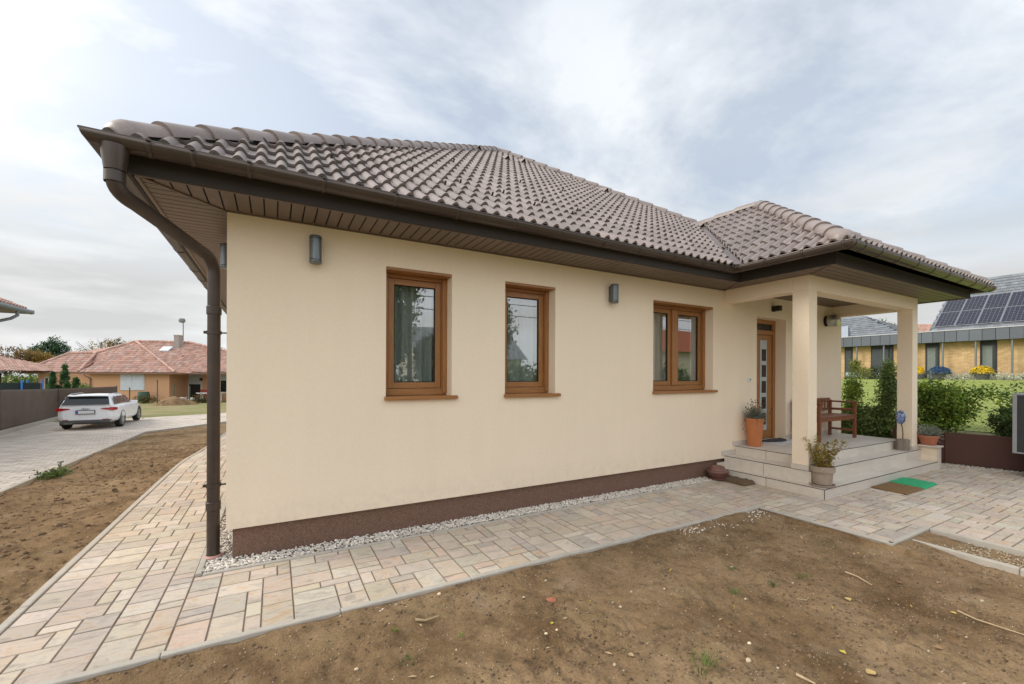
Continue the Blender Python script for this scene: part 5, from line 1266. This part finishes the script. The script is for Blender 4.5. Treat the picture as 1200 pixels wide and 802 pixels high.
b = MB(); b.bar((P1[0],P1[1]-.03,2.40), (P2[0],P2[1]-.03,2.40), .12, .12); b.bar((P2[0],P2[1],2.40), (Eq[0],Eq[1],2.40), .12, .12); b.bar((Kq[0],Kq[1]-.05,2.40), (P1[0],P1[1]+.2,2.40), .12, .12); b.tube([(-36.9,-.35,2.36),(-36.7,-.5,2.2),(-36.1,-.6,1.95),(-36.0,-.6,.2)], .05, 8); b.build('gutter', plain('brown_neighbour_gutter', (.2,.11,.07), .5), nh)
b = MB(); b.box(-31.53,-31.07,2.65,3.15,4.5,5.95); ch = b.build('chimney', plain('grey_chimney', (.34,.3,.27), .9), nr); b = MB(); b.box(-31.57,-31.03,2.61,3.19,5.951,6.01); b.build('chimney_cap', M['concrete'], ch)
b = MB(); b.obox((-31.9,2.2,4.66), (.42,0,0), (0,.27,.2), (0,-.03,.05)); b.build('skylight', M['shutter'], nr)
def nwin(x0, x1, z0, z1, y, shut, name='window'):
    b = MB(); b.box(x0, x1, y-.06, y+.02, z0, z1); f = b.build(name, M['white_plastic'], nh)
    if shut >= 1:
        b = MB(); n = int((z1-z0)/.06)
        for i in range(n): b.box(x0+.04, (x0+x1)/2-.02, y-.09, y-.0605, z0+.03+i*.06, z0+.03+i*.06+.055); b.box((x0+x1)/2+.02, x1-.04, y-.09, y-.0605, z0+.03+i*.06, z0+.03+i*.06+.055)
        b.build('shutter', M['shutter'], f)
    else:
        b = MB(); zt = z1-(z1-z0)*shut; b.box(x0+.08, x1-.08, y-.08, y-.0605, z0+.06, zt); b.build('pane', M['dglass'], f); b = MB(); b.box(x0+.02, x1-.02, y-.085, y-.0602, zt, z1-.01); b.build('shutter_box', M['frost'], f)
nwin(-33.55,-31.5,.95,2.38,-.5, 1); nwin(-29.25,-28.05,-.0,2.4,1.5,.4,'door'); nwin(-27.2,-24.4,.7,2.4,1.5,.36); nwin(-40.6,-40.2,.9,2.1,0,.1)
b = MB(); b.box(-28.2,-28.0,1.38,1.49,1.75,2.0); b.build('lantern', M['black'], nh)
nz = -.74
def nloc(x, y): return (hb[0]+math.cos(ya-math.pi/2)*x-math.sin(ya-math.pi/2)*y, hb[1]+math.sin(ya-math.pi/2)*x+math.cos(ya-math.pi/2)*y, nz)
t = thing('garden_table', 'white garden table on the terrace of the red roofed house', 'table', nloc(-25.9, -.4), R_(CAM['yaw'])-math.pi/2)
b = MB(); b.box(-1.0,1.0,-.4,.4,.70,.76); b.build('tabletop', M['white_plastic'], t)
for x in (-.75, .75):
    b = MB(); b.box(x-.12,x+.12,-.1,.1,0,.70); b.build('leg', M['white_plastic'], t)
t = thing('garden_bench', 'red cushioned bench on the terrace of the red roofed house', 'bench', nloc(-27.0, .6), R_(CAM['yaw'])-math.pi/2)
b = MB(); b.box(-.7,.7,-.25,.25,.35,.5); b.build('seat', M['redfurn'], t); b = MB(); b.box(-.7,.7,.2,.28,.5,1.0); b.build('backrest', M['redfurn'], t)
for x in (-.6, .6):
    b = MB(); b.box(x-.05,x+.05,-.2,.2,0,.349); b.build('leg', M['black'], t)
t = thing('rain_barrel', 'dark green rain barrel before the wall of the red roofed house', 'barrel', nloc(-30.9, -1.3)); b = MB(); b.lathe([(0,0),(.36,0),(.42,.3),(.42,.55),(.36,.85),(.33,.86),(0,.85)], (0,0,0), 18); b.build('barrel', M['greenplastic'], t, smooth=40); b = MB(); b.lathe([(.425,.25),(.435,.27),(.435,.31),(.425,.33)], (0,0,0), 18); b.build('hoop', M['black'], t)
b = MB(); rg = random.Random(9); n = 26; rows = []
for j in range(n+1):
    for i in range(n+1):
        u, w = i/n*2-1, j/n*2-1; r = math.hypot(u, w); h = .85*max(0, 1-r)**.8*(1+.35*noise.noise(Vector((u*3, w*3, 1))))+.06*noise.noise(Vector((u*9, w*9, 4)))*(r < 1); rows.append((u*1.5, w*1.2, h*.8-.03))
b.add(rows, [[j*(n+1)+i, j*(n+1)+i+1, (j+1)*(n+1)+i+1, (j+1)*(n+1)+i] for j in range(n) for i in range(n)]); o = b.build('soil_heap', M['dirt'], smooth=60); o.location = P(206, 33); tag(o, 'heap of brown earth in front of the red roofed house', 'soil heap')
for k, (px, D, h, l) in enumerate(((152, 31, 1.35, 'dark fence post just above the bonnet of the white car'), (184.5, 32, 1.9, 'tall thin fence post left of the earth heap'), (204, 34, 1.5, 'thin fence post behind the earth heap'), (222.5, 34, 1.4, 'fence post nearest the downpipe before the terrace'))):
    t = thing('fence_post', l, 'post', P(px, D), 0, 'wire fence posts of the far garden'); b = MB(); b.tube([(0,0,-.2),(0,0,h)], .035, 8); b.build('pole', M['greenplastic'], t, smooth=50); b = MB(); b.lathe([(.037,h-.01),(.042,h),(.03,h+.03),(0,h+.035)], (0,0,0), 10); b.build('cap', M['black'], t, smooth=50)
for k, (px, D, r, l) in enumerate(((215, 36, .35, 'grey bag of rubble on the terrace'), (225, 36, .3, 'pale box on the terrace by the table'), (238, 35.3, .35, 'low dark bush before the white table'), (171, 34.5, .4, 'low brown dead bush below the white shutters'))):
    if 'bush' in l: shrub('low_bush', l, P(px, D), [(0,0,.25,.9,.3,.3,1)], 900, .08, M['leaf_olive'], 120+k, base=(.5,.5,.5), stems=4)
    else: b = MB(); b.rock((0,0,.2), r, random.Random(k), .8); o = b.build('rubble_bag', M['concrete'], smooth=50); o.location = P(px, D); tag(o, l, 'bag')
t = thing('street_lamp', 'slim grey street lamp with round head rising behind the red roof', 'street lamp', P(214.5, 52)); b = MB(); b.tube([(0,0,-.2),(0,0,8.9)], [.075,.05], 10); b.build('pole', M['zinc_post'], t, smooth=50); b = MB(); b.lathe([(0,8.62),(.30,8.7),(.36,8.95),(.28,9.15),(0,9.2)], (-.12,0,0), 18); b.build('lamp_head', plain('lamp_head_grey', (.2,.2,.2), .5), t, smooth=50)
# trampoline behind the fence
t = thing('trampoline', 'trampoline with blue padded poles and dark net behind the screen fence', 'trampoline', P(8, 27))
b = MB(); b.lathe([(1.5,.78),(1.55,.8),(1.5,.83)], (0,0,0), 30); b.build('frame', M['bluepad'], t, smooth=50)
for k in range(6):
    a = k*math.pi/3+.25; x, y = 1.5*math.cos(a), 1.5*math.sin(a); b = MB(); b.tube([(x,y,0),(x,y,1.95)], .05, 8); b.build('pole', M['bluepad'], t, smooth=50)
b = MB(); b.lathe([(1.44,.85),(1.44,1.75)], (0,0,0), 30); b.build('net', M['net'], t, smooth=50)
# carport roof at the far left
t = thing('carport', 'open garden shelter with red tiled hip roof at the far left edge', 'shelter', P(600, 35, -.7), R_(CAM['yaw'])-math.pi/2)
rfp = ntile([(-47,-1.5,2.5),(-40.0,-1.5,2.5),(-44,1.5,3.75)], 'roof', t, (1,0,0)); ntile([(-40.0,-1.5,2.5),(-40.0,4.5,2.5),(-44,1.5,3.75)], 'tiled_slope', rfp, (0,1,0)); ntile([(-47,-1.5,2.5),(-44,1.5,3.75),(-50,1.5,3.75)], 'tiled_slope', rfp, (1,0,0))
b = MB(); b.bar((-47,-1.55,2.42), (-40,-1.55,2.42), .14, .14); b.build('gutter', M['zinc'], t)
for x in (-46.2, -40.8):
    b = MB(); b.box(x-.07,x+.07,-1.2,-1.06,-.1,2.42); b.build('post', M['fascia'], t)
    b = MB(); b.bar((x, -1.13, 1.7), (x+(.7 if x < -43 else -.7), -1.13, 2.40), .1, .1, (0,1,0)); b.build('brace', M['fascia'], t)
# neighbouring house at the left edge: only its eave corner reaches into view
t = thing('neighbour_house', 'house at the left edge of which only an eave corner with grey gutter shows', 'house')
xe, yc, ze = -8.2, 19.75, 4.05
b = MB(); b.box(-16, xe-.75, 4.5, yc-.75, -.5, ze-.02); b.build('wall', M['wall_white'], t)
rf = ntile([(xe,4,ze+.07),(xe,yc,ze+.07),(xe-4.2,yc-4.2,ze+2.2),(xe-4.2,8,ze+2.2)], 'roof', t, (0,1,0)); ntile([(xe,yc,ze+.07),(xe-8.4,yc,ze+.07),(xe-4.2,yc-4.2,ze+2.2)], 'tiled_slope', rf, (1,0,0))
b = MB(); b.box(xe-.74, xe-.02, 4, yc-.02, ze-.06, ze-.02); b.box(xe-8.3, xe-.745, yc-.74, yc-.02, ze-.06, ze-.02); b.build('soffit', M['soffit'], t)
b = MB(); b.tube([(xe+.05,4,ze),(xe+.05,yc+.12,ze)], .09, 10); b.tube([(xe+.14,yc+.06,ze),(xe-8.3,yc+.06,ze)], .085, 10); b.build('gutter', M['zinc_post'], t, smooth=50)
b = MB(); b.tube([(xe+.04,yc-.9,ze-.05),(xe+.04,yc-.9,ze-.24),(xe-.1,yc-.98,ze-.38),(xe-.62,yc-1.2,ze-.62),(xe-.68,yc-1.2,ze-.8),(xe-.68,yc-1.2,0)], .055, 10); b.build('downpipe', M['zinc_post'], t, smooth=60)
# ------------------------------------------------------------------ modern brick house beyond the lawn
XF = 41.0; ZB = 1.38
mh = thing('brick_house', 'modern yellow brick house with dark metal fascia, grey roof and solar panels beyond the lawn', 'house', (XF, 0, ZB))
b = MB(); b.box(.0, 9, -14, 19, -.4, 2.64); b.build('wall', M['brick'], mh)
b = MB(); b.box(-.62, .02, -14, 19.5, 2.60, 2.66); b.build('eave_soffit', M['zinc'], mh)
b = MB(); rg = random.Random(4); y = -14
while y < 19.5:
    v = rg.uniform(.88, 1.12); b.col = (v, v, v, 1); b.box(-.66, -.60, y+.012, min(19.5, y+.578), 2.615, 3.36); y += .59
b.col = (.15,.15,.15,1); b.box(-.597,-.58,-14,19.5,2.62,3.355); fa = b.build('fascia', plain('zinc_fascia', (.115,.128,.152), .5, .25, .1, 1, kind='World', tinted=True), mh)
b = MB(); b.box(-.70, .3, -14, 19.5, 3.361, 3.42); b.build('fascia_cap', M['alu'], fa)
for y in (11.72, 10.02, 8.42, 6.78, 5.2, 3.62, 2.0, .4, -1.3):
    b = MB(); b.tube([(-.5, y, -.3), (-.5, y, 2.6)], .055, 10); b.build('post', M['zinc_post'], mh, smooth=50)
def bwin(y0, y1, z0=.02, cur=True):
    b = MB(); b.box(-.03, .03, y0, y1, z0, 2.6); f = b.build('window', M['black'], mh)
    b = MB(); b.box(-.045, -.0305, y0+.09, y1-.09, z0+.08, 2.33); b.build('pane', plain('dusk_pane', (.05,.06,.06), .08) if 'dusk_pane' not in bpy.data.materials else bpy.data.materials['dusk_pane'], f)
    if cur:
        b = MB(); n = 24; yy = lin(y0+.2, y1-.12, n); 
        for a, c, k in zip(yy[:-1], yy[1:], range(n)): b.quad((-.049-.008*(k % 2),a,z0+.1), (-.049-.008*((k+1) % 2),c,z0+.1), (-.049-.008*((k+1) % 2),c,2.25), (-.049-.008*(k % 2),a,2.25))
        b.build('curtain', plain('grey_curtain', (.2,.23,.21), .9) if 'grey_curtain' not in bpy.data.materials else bpy.data.materials['grey_curtain'], f)
for y0, y1, c in ((7.08, 7.82, 1), (4.36, 5.12, 1), (9.62, 11.0, 0), (12.2, 12.75, 0), (14.2, 15.4, 0), (1.2, 2.0, 1), (-2.2, -1.2, 1)): bwin(y0, y1, cur=c)
# main roof with panels (slope .8) and the lower hipped part on the left
def slate(pts, name, parent, u=(0,1,0), w=.30, h=.36):
    Q = [Vector(p) for p in pts]; n = (Q[1]-Q[0]).cross(Q[2]-Q[0]).normalized(); n = n if n.z > 0 else -n; u = Vector(u); u = (u-n*u.dot(n)).normalized(); v = n.cross(u); v = v if v.z > 0 else -v
    o = Q[0]; cu = [(p-o).dot(u) for p in Q]; cv = [(p-o).dot(v) for p in Q]; PP = list(zip(cu, cv)); b = MB(); rg = random.Random(6); j = min(cv); r = 0
    while j < max(cv):
        i = min(cu)-(r % 2)*w/2
        while i < max(cu):
            if inside(i+w/2, j+h/2, PP):
                q = rg.uniform(.82, 1.15); b.col = (q, q, q, 1); b.add([o+u*(i+.004)+v*j+n*.05, o+u*(i+w-.004)+v*j+n*.05, o+u*(i+w-.004)+v*(j+h+.03)+n*.012, o+u*(i+.004)+v*(j+h+.03)+n*.012, o+u*(i+.004)+v*j+n*.02, o+u*(i+w-.004)+v*j+n*.02], [[0,1,2,3],[4,5,1,0]])
            i += w
        j += h; r += 1
    b.col = (.6,.6,.6,1); b.add([o+u*a+v*c for a, c in PP], [list(range(len(Q)))]); return b.build(name, M['slate'], parent)
r0 = slate([(.25,-14,3.43),(.25,7.75,3.43),(5.2,7.6,7.5),(5.2,-14,7.5)], 'roof', mh)
b = MB(); b.quad((.25,7.75,3.43), (9,7.75,3.43), (5.2,7.6,7.5)); b.build('gable', M['brick'], r0)
slate([(.9,9.2,3.43),(.9,19,3.43),(4.4,19,5.55),(4.4,13.2,5.55)], 'tiled_slope', r0); slate([(.9,9.2,3.43),(4.4,13.2,5.55),(8,9.2,3.43)], 'tiled_slope', r0, (1,0,0))
b = MB(); b.add([(.2,12.6,3.44),(.2,16,3.44),(2.6,16,4.55),(2.6,13.6,4.6)], [[0,1,2,3]]); b.v += [(x, y, z-.05) for x, y, z in b.v[:4]]; b.f += [[4,5,6,7],[0,1,5,4],[1,2,6,5],[2,3,7,6],[3,0,4,7]]; b.c += [b.col]*5; b.build('canopy_roof', plain('pale_metal_sheet', (.4,.43,.47), .45, .3), r0)
su = Vector((0,1,0)); sv = Vector((4.95,0,4.07)).normalized(); sn = Vector((-4.07,0,4.95)).normalized()
for row in range(2):
    for k in range(12):
        o = Vector((.25,0,3.43)) + sv*(.42+row*1.76) + sn*.10; y0 = 7.55-(k+1)*1.06
        p = bpy.data.objects.new('solar_panel', None)
        b = MB(); b.box(0, 1.04, 0, 1.73, 0, .035); pn = b.build('solar_panel', M['alu'], r0); b = MB(); b.box(.022, 1.018, .022, 1.708, .0351, .038); cl_ = b.build('cells', M['solar'], pn)
        bpy.data.objects.remove(p)
        pn.matrix_local = Matrix(((0, sv.x, sn.x, o.x), (1, 0, 0, y0), (0, sv.z, sn.z, o.z), (0, 0, 0, 1)))
# planting along the brick house
for k, (y, l) in enumerate(((8.1, 'grey lavender mound directly left of the big blue flower pot'), (6.15, 'grey lavender mound just right of the blue flower pot'), (5.25, 'grey lavender mound left of the yellow flower pot'), (3.9, 'grey lavender mound right of the yellow flower pot'), (2.8, 'grey lavender mound at the right end of the row'), (10.6, 'grey lavender mound behind the columnar shrub'))):
    shrub('lavender_mound', l, (39.9, y, ZB), [(0,0,.17,.35,.55,.25,1)], 1700, .055, M['leaf_grey'], 130+k, stems=3, base=(2.6,2.5,2.5), var=.2, group='lavender mounds along the brick house', cat='lavender')
def flowerpot(y, leafm, label, seed, w=.5, x=39.8):
    t = thing('flower_pot', label, 'potted plant', (x, y, ZB)); b = MB(); b.lathe([(0,0),(.28,0),(.38,.42),(.36,.43),(0,.40)], (0,0,0), 20); b.build('pot', M['bumper'], t, smooth=40); rg = random.Random(seed); b = MB(); g = MB()
    for i in range(900):
        u = Vector((rg.gauss(0,1), rg.gauss(0,1), abs(rg.gauss(0,1)))).normalized()*(.8+.2*rg.random()); v = rg.uniform(.7, 1.25); b.col = (v, v, v, 1); p = Vector((u.x*w, u.y*w*1.15, .45+u.z*.52)); b.leaf(p, .07, rg, 1.2, u+Vector((rg.gauss(0,.4), rg.gauss(0,.4), 0)))
        if i % 2: g.col = (v, v, v, 1); g.leaf(p*.93, .08, rg, 1.5)
    b.build('flower', leafm, t); g.build('foliage', M['leaf_green'], t)
flowerpot(4.75, M['yellowfl'], 'pot of bright yellow chrysanthemums before the brick house', 141); flowerpot(6.75, M['bluefoil'], 'pot of deep blue flowers before the brick house', 142, .55)
flowerpot(7.75, M['yellowfl'], 'small yellow flower pot half hidden by the right porch pillar', 143, .22)
t = thing('planter_box', 'pale blue planter box on the dark terrace seen left of the columnar shrub', 'planter', (39.6, 11.6, ZB-.05)); b = MB(); b.box(-.25,.25,-.4,.4,.25,.62); b.build('box', plain('pale_blue_box', (.35,.45,.5), .5), t, bevel=.02); b = MB(); b.box(-.22,.22,-.35,.35,0,.249); b.build('stand', M['black'], t)
t = thing('terrace_plinth', 'dark terrace plinth at the left end of the brick house', 'terrace', (39.4, 12.4, ZB-.25)); b = MB(); b.box(0,1.5,-1.0,3,0,.28); b.build('slab', M['bumper'], t)
shrub('garden_shrub', 'yellow green shrub before the dark windows of the brick house', (37.5, 10.35, ZB-.1), [(0,0,.6,.4,.7,.5,2),(0,.3,1.2,.3,.3,.4,1)], 1800, .08, M['leaf_lime'], 151, base=(.9,.85,.7))
shrub('garden_shrub', 'small purple grey shrub on the terrace of the brick house', (38.8, 12.9, ZB-.1), [(0,0,.5,.3,.5,.45,2)], 900, .07, M['leaf_grey'], 152, base=(.6,.5,.55))
shrub('garden_shrub', 'dark pot shrub in front of the wide dark window', (38.4, 9.9, ZB-.1), [(0,0,.45,.3,.35,.5,2)], 1200, .07, M['leaf_dark'], 153)
tree('garden_tree', 'dark green tree behind the grey roof of the brick house', P(1027, 62, 1.0), 8, [(0,0,6.5,2.0,1.6,2.4,2)], 3200, .18, M['leaf_dark'], 161, base=(1.2,1.4,1.1), bare=12)
tree('garden_tree', 'yellow green autumn tree behind the brick house by the right pillar', P(1046, 58, 1.0), 8, [(0,0,5.3,1.7,1.6,2.6,2)], 3600, .16, M['leaf_lime'], 162, base=(1.15,1.0,.8), bare=14)
tree('garden_tree', 'dark tree tip showing right of the right pillar behind the brick house', P(1082, 64, 1.0), 7, [(0,0,5.6,1.0,1.2,1.6,2)], 1200, .16, M['leaf_dark'], 163, base=(1.2,1.4,1.1))
t = thing('red_roof_house', 'distant house of which a plain red tiled roof edge shows beside the solar panels', 'house', P(1110, 60, 1.0), R_(CAM['yaw'])-math.pi/2)
b = MB(); b.box(-4.0, 4, .5, 6, 0, 5.2); b.build('wall', M['wall_white'], t); ntile([(-4.6,0,5.1),(4.6,0,5.1),(4.6,3.5,8.5),(-3.2,3.5,8.5)], 'roof', t, (1,0,0))

# ------------------------------------------------------------------ across the street, behind the camera: what the windows mirror
b = MB()
tree('street_tree', 'leafy street tree behind the camera mirrored in the first window', (4.95, -14.2, 0), 8, [(0,0,4.9,1.1,1.1,2.0,3),(-.2,.2,3.0,.8,.8,1.0,1.2),(.3,0,6.6,.8,.8,1.0,1)], 9000, .13, M['leaf_dark'], 171, base=(1.2,1.3,1), trunk_h=5)
tree('street_tree', 'small round street tree behind the camera beside the pole', (6.85, -14.6, 0), 3.4, [(0,0,2.4,.8,.8,1.1,3)], 4500, .11, M['leaf_dark'], 172, base=(1.1,1.2,1), trunk_h=2)
tree('street_tree', 'street tree behind the camera mirrored at the edge of the narrow window', (10.1, -14.2, 0), 7, [(0,0,4.2,.75,.8,1.6,3),(-.4,0,5.4,.6,.6,.8,1)], 4800, .12, M['leaf_dark'], 173, base=(1.1,1.25,1), trunk_h=4)
for k, x in enumerate((-4, 0, 4, 8, 12, 16, 20, 24, 28)):
    shrub('street_hedge', ('clipped green hedge section %s' % ('far left','left','before the street tree','beside the pole','below the gable','before the white house','right of the white house','before the red roof','far right')[k]) + ' across the street behind the camera', (x, -15.2, 0), [(0,0,1.1,2.0,.6,1.15,1)], 2600, .14, M['leaf_green'], 180+k, stems=4, base=(.8,1,.7), group='hedge across the street', cat='hedge')
t = thing('utility_pole', 'wooden utility pole with two wires behind the camera', 'utility pole', (5.86, -14.9, 0)); b = MB(); b.tube([(0,0,-.2),(0,0,8.6)], [.12,.09], 10); b.build('pole', M['wood_pole'], t, smooth=50); b = MB(); b.bar((-.7,0,7.6), (.7,0,7.6), .1, .1); b.build('cross_arm', M['wood_pole'], t)
for z in (5.35, 4.75):
    b = MB(); b.tube([(-40+i*4, .0, z+.35*((i-10)/10)**2*.3) for i in range(26)], .02, 5, False); b.build('wire', M['black'], t)
def street_house(x, y, w, h, label, wm, rm):
    t = thing('street_house', label, 'house', (x, y, 0)); b = MB(); b.box(-w, w, -6, 0, -.1, h); b.build('wall', wm, t); b = MB(); b.quad((-w-.4,.4,h-.1), (w+.4,.4,h-.1), (w+.4,-3,h+2.4), (-w-.4,-3,h+2.4)); b.quad((-w-.4,-6.4,h-.1), (-w-.4,-3,h+2.4), (w+.4,-3,h+2.4), (w+.4,-6.4,h-.1)); b.build('roof', rm, t); b = MB(); b.quad((-w,0,h), (-w,-6,h), (-w,-3,h+2.1)); b.quad((w,0,h), (w,-3,h+2.1), (w,-6,h)); b.build('gable', wm, t)
    for q in (-.55, .35):
        b = MB(); b.box(q*w, q*w+1.2, -.02, .05, .9, 2.2); b.build('window', M['dglass'], t)
street_house(35.0, -23, 6.5, 4.0, 'house with orange red roof across the street behind the camera', M['wall_white'], plain('orange_roof', (.42,.13,.06), .8))
street_house(13.2, -24, 4.0, 2.9, 'low pale house with grey roof across the street behind the camera', M['wall_white'], M['slate'])
street_house(-3.0, -24, 5.0, 3.0, 'long pale house across the street to the left behind the camera', M['wall_white'], M['ntile'])

# ------------------------------------------------------------------ sky, sun, camera
w = bpy.data.worlds.new('World'); scene.world = w; w.use_nodes = True; nt = w.node_tree; nt.nodes.clear()
def wn(t, **k):
    x = nt.nodes.new(t)
    for a, v in k.items():
        if a in x.inputs: x.inputs[a].default_value = v
        else: setattr(x, a, v)
    return x
SUN_EL, SUN_AZ = R_(36), R_(154)            # veiled sun beyond the left side of the house; the front is in open shade
sdir = Vector((math.cos(SUN_EL)*math.cos(SUN_AZ), math.cos(SUN_EL)*math.sin(SUN_AZ), math.sin(SUN_EL)))
sky = wn('ShaderNodeTexSky', sky_type='NISHITA'); sky.sun_disc = False; sky.sun_elevation = SUN_EL; sky.sun_rotation = math.pi/2-SUN_AZ; sky.air_density = 1.2; sky.dust_density = 1.5; sky.altitude = 100
tc = wn('ShaderNodeTexCoord'); sp_ = wn('ShaderNodeSeparateXYZ'); nt.links.new(tc.outputs['Generated'], sp_.inputs[0])
zc = wn('ShaderNodeMath', operation='MAXIMUM'); nt.links.new(sp_.outputs[2], zc.inputs[0]); zc.inputs[1].default_value = 0
za = wn('ShaderNodeMath', operation='ADD'); nt.links.new(zc.outputs[0], za.inputs[0]); za.inputs[1].default_value = .22
dv = []
for i in (0, 1):
    d = wn('ShaderNodeMath', operation='DIVIDE'); nt.links.new(sp_.outputs[i], d.inputs[0]); nt.links.new(za.outputs[0], d.inputs[1]); dv.append(d)
cb = wn('ShaderNodeCombineXYZ'); nt.links.new(dv[0].outputs[0], cb.inputs[0]); nt.links.new(dv[1].outputs[0], cb.inputs[1])
mp = wn('ShaderNodeMapping'); mp.inputs['Rotation'].default_value = (0, 0, .6); mp.inputs['Scale'].default_value = (1.0, 1.2, 1); mp.inputs['Location'].default_value = (3.1, 1.7, 0); nt.links.new(cb.outputs[0], mp.inputs[0])
n1 = wn('ShaderNodeTexNoise'); n1.inputs['Scale'].default_value = 1.15; n1.inputs['Detail'].default_value = 6; n1.inputs['Roughness'].default_value = .62; n1.inputs['Distortion'].default_value = .25; nt.links.new(mp.outputs[0], n1.inputs['Vector'])
n2 = wn('ShaderNodeTexNoise'); n2.inputs['Scale'].default_value = 1.1; n2.inputs['Detail'].default_value = 6; nt.links.new(mp.outputs[0], n2.inputs['Vector'])
cover = wn('ShaderNodeMapRange'); cover.inputs['From Min'].default_value = .41; cover.inputs['From Max'].default_value = .6; cover.inputs['To Min'].default_value = .5; cover.inputs['To Max'].default_value = .95; nt.links.new(n1.outputs[0], cover.inputs[0])
# brighter veil towards the left of the view
gl = wn('ShaderNodeVectorMath', operation='DOT_PRODUCT'); nt.links.new(tc.outputs['Generated'], gl.inputs[0]); gl.inputs[1].default_value = (-.95, .22, .22)
gr = wn('ShaderNodeMapRange'); gr.inputs['From Min'].default_value = .0; gr.inputs['From Max'].default_value = .95; nt.links.new(gl.outputs['Value'], gr.inputs[0])
n2r = wn('ShaderNodeMapRange'); n2r.inputs['From Min'].default_value = .36; n2r.inputs['From Max'].default_value = .64; nt.links.new(n2.outputs[0], n2r.inputs[0]); cl1 = wn('ShaderNodeMix', data_type='RGBA'); nt.links.new(n2r.outputs[0], cl1.inputs[0]); cl1.inputs[6].default_value = (.545,.585,.635,1); cl1.inputs[7].default_value = (.64,.665,.685,1)
cl2 = wn('ShaderNodeMix', data_type='RGBA'); nt.links.new(gr.outputs[0], cl2.inputs[0]); nt.links.new(cl1.outputs[2], cl2.inputs[6]); cl2.inputs[7].default_value = (1.08,1.05,1.0,1)
hzn = wn('ShaderNodeMapRange'); hzn.inputs['From Min'].default_value = .46; hzn.inputs['From Max'].default_value = .16; nt.links.new(sp_.outputs[2], hzn.inputs[0])
n3 = wn('ShaderNodeTexNoise'); n3.inputs['Scale'].default_value = 2.6; n3.inputs['Detail'].default_value = 5; mp3 = wn('ShaderNodeMapping'); mp3.inputs['Scale'].default_value = (1, 1, 5.5); mp3.inputs['Location'].default_value = (.4, .9, .3); nt.links.new(tc.outputs['Generated'], mp3.inputs[0]); nt.links.new(mp3.outputs[0], n3.inputs['Vector'])
bk = wn('ShaderNodeMapRange'); bk.inputs['From Min'].default_value = .36; bk.inputs['From Max'].default_value = .6; bk.inputs['To Min'].default_value = .45; nt.links.new(n3.outputs[0], bk.inputs[0])
hm = wn('ShaderNodeMath', operation='MULTIPLY'); nt.links.new(hzn.outputs[0], hm.inputs[0]); nt.links.new(bk.outputs[0], hm.inputs[1])
cl3 = wn('ShaderNodeMix', data_type='RGBA'); nt.links.new(hm.outputs[0], cl3.inputs[0]); nt.links.new(cl2.outputs[2], cl3.inputs[6]); cl3.inputs[7].default_value = (.45,.455,.455,1)
skm = wn('ShaderNodeVectorMath', operation='SCALE'); nt.links.new(sky.outputs[0], skm.inputs[0]); skm.inputs['Scale'].default_value = .10
cv0 = wn('ShaderNodeMath', operation='MAXIMUM'); nt.links.new(cover.outputs[0], cv0.inputs[0]); nt.links.new(hzn.outputs[0], cv0.inputs[1]); cv2 = wn('ShaderNodeMath', operation='MAXIMUM'); nt.links.new(cv0.outputs[0], cv2.inputs[0]); nt.links.new(gr.outputs[0], cv2.inputs[1])
mx = wn('ShaderNodeMix', data_type='RGBA'); nt.links.new(cv2.outputs[0], mx.inputs[0]); nt.links.new(skm.outputs[0], mx.inputs[6]); nt.links.new(cl3.outputs[2], mx.inputs[7])
fr_ = wn('ShaderNodeMapRange'); fr_.inputs['From Min'].default_value = .1; fr_.inputs['From Max'].default_value = -.7; fr_.inputs['To Min'].default_value = 1; fr_.inputs['To Max'].default_value = 1.7; nt.links.new(sp_.outputs[1], fr_.inputs[0])   # added fill: unseen sky behind the camera brightened to light the shaded front wall
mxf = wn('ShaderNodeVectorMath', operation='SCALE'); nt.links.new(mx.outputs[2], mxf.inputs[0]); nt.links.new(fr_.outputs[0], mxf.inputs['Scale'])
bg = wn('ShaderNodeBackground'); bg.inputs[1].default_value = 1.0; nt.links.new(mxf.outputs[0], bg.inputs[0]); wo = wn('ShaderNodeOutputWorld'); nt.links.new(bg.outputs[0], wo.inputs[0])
sl = bpy.data.lights.new('sun', 'SUN'); sl.energy = 1.5; sl.angle = R_(24); sl.color = (1, .95, .87); so = bpy.data.objects.new('sun', sl); COL.objects.link(so); so.rotation_euler = (-sdir).to_track_quat('-Z', 'Y').to_euler(); so.location = (0, -10, 20)
cd = bpy.data.cameras.new('camera'); co = bpy.data.objects.new('camera', cd); COL.objects.link(co); scene.camera = co
cd.sensor_fit = 'HORIZONTAL'; cd.sensor_width = 36; cd.lens = CAM['f']/1200*36; cd.shift_y = (CAM['y0']-401)/1200; cd.clip_start = .05; cd.clip_end = 2000
c, s = math.cos(CAM['roll']), math.sin(CAM['roll']); up = Vector((0,0,1)); r = RT*c+up*s*0+up*0
r = RT*c + up*s; u = up*c - RT*s
r = RT*c - up*s if False else r
# image x' = cX - sY(down), y'(down) = sX + cY  ->  right axis and up axis of the camera
r = RT*c + up*s; u = up*c - RT*s
b_ = -FW
co.matrix_world = Matrix(((r.x, u.x, b_.x, C0.x), (r.y, u.y, b_.y, C0.y), (r.z, u.z, b_.z, C0.z), (0, 0, 0, 1)))
scene.view_settings.view_transform = 'Standard'; scene.view_settings.look = 'None'; scene.view_settings.gamma = 1; scene.view_settings.exposure = .61
scene.render.engine = 'CYCLES'; scene.render.resolution_x = 1024; scene.render.resolution_y = 684
scene.cycles.max_bounces = 8; scene.cycles.transparent_max_bounces = 12; scene.cycles.use_denoising = True
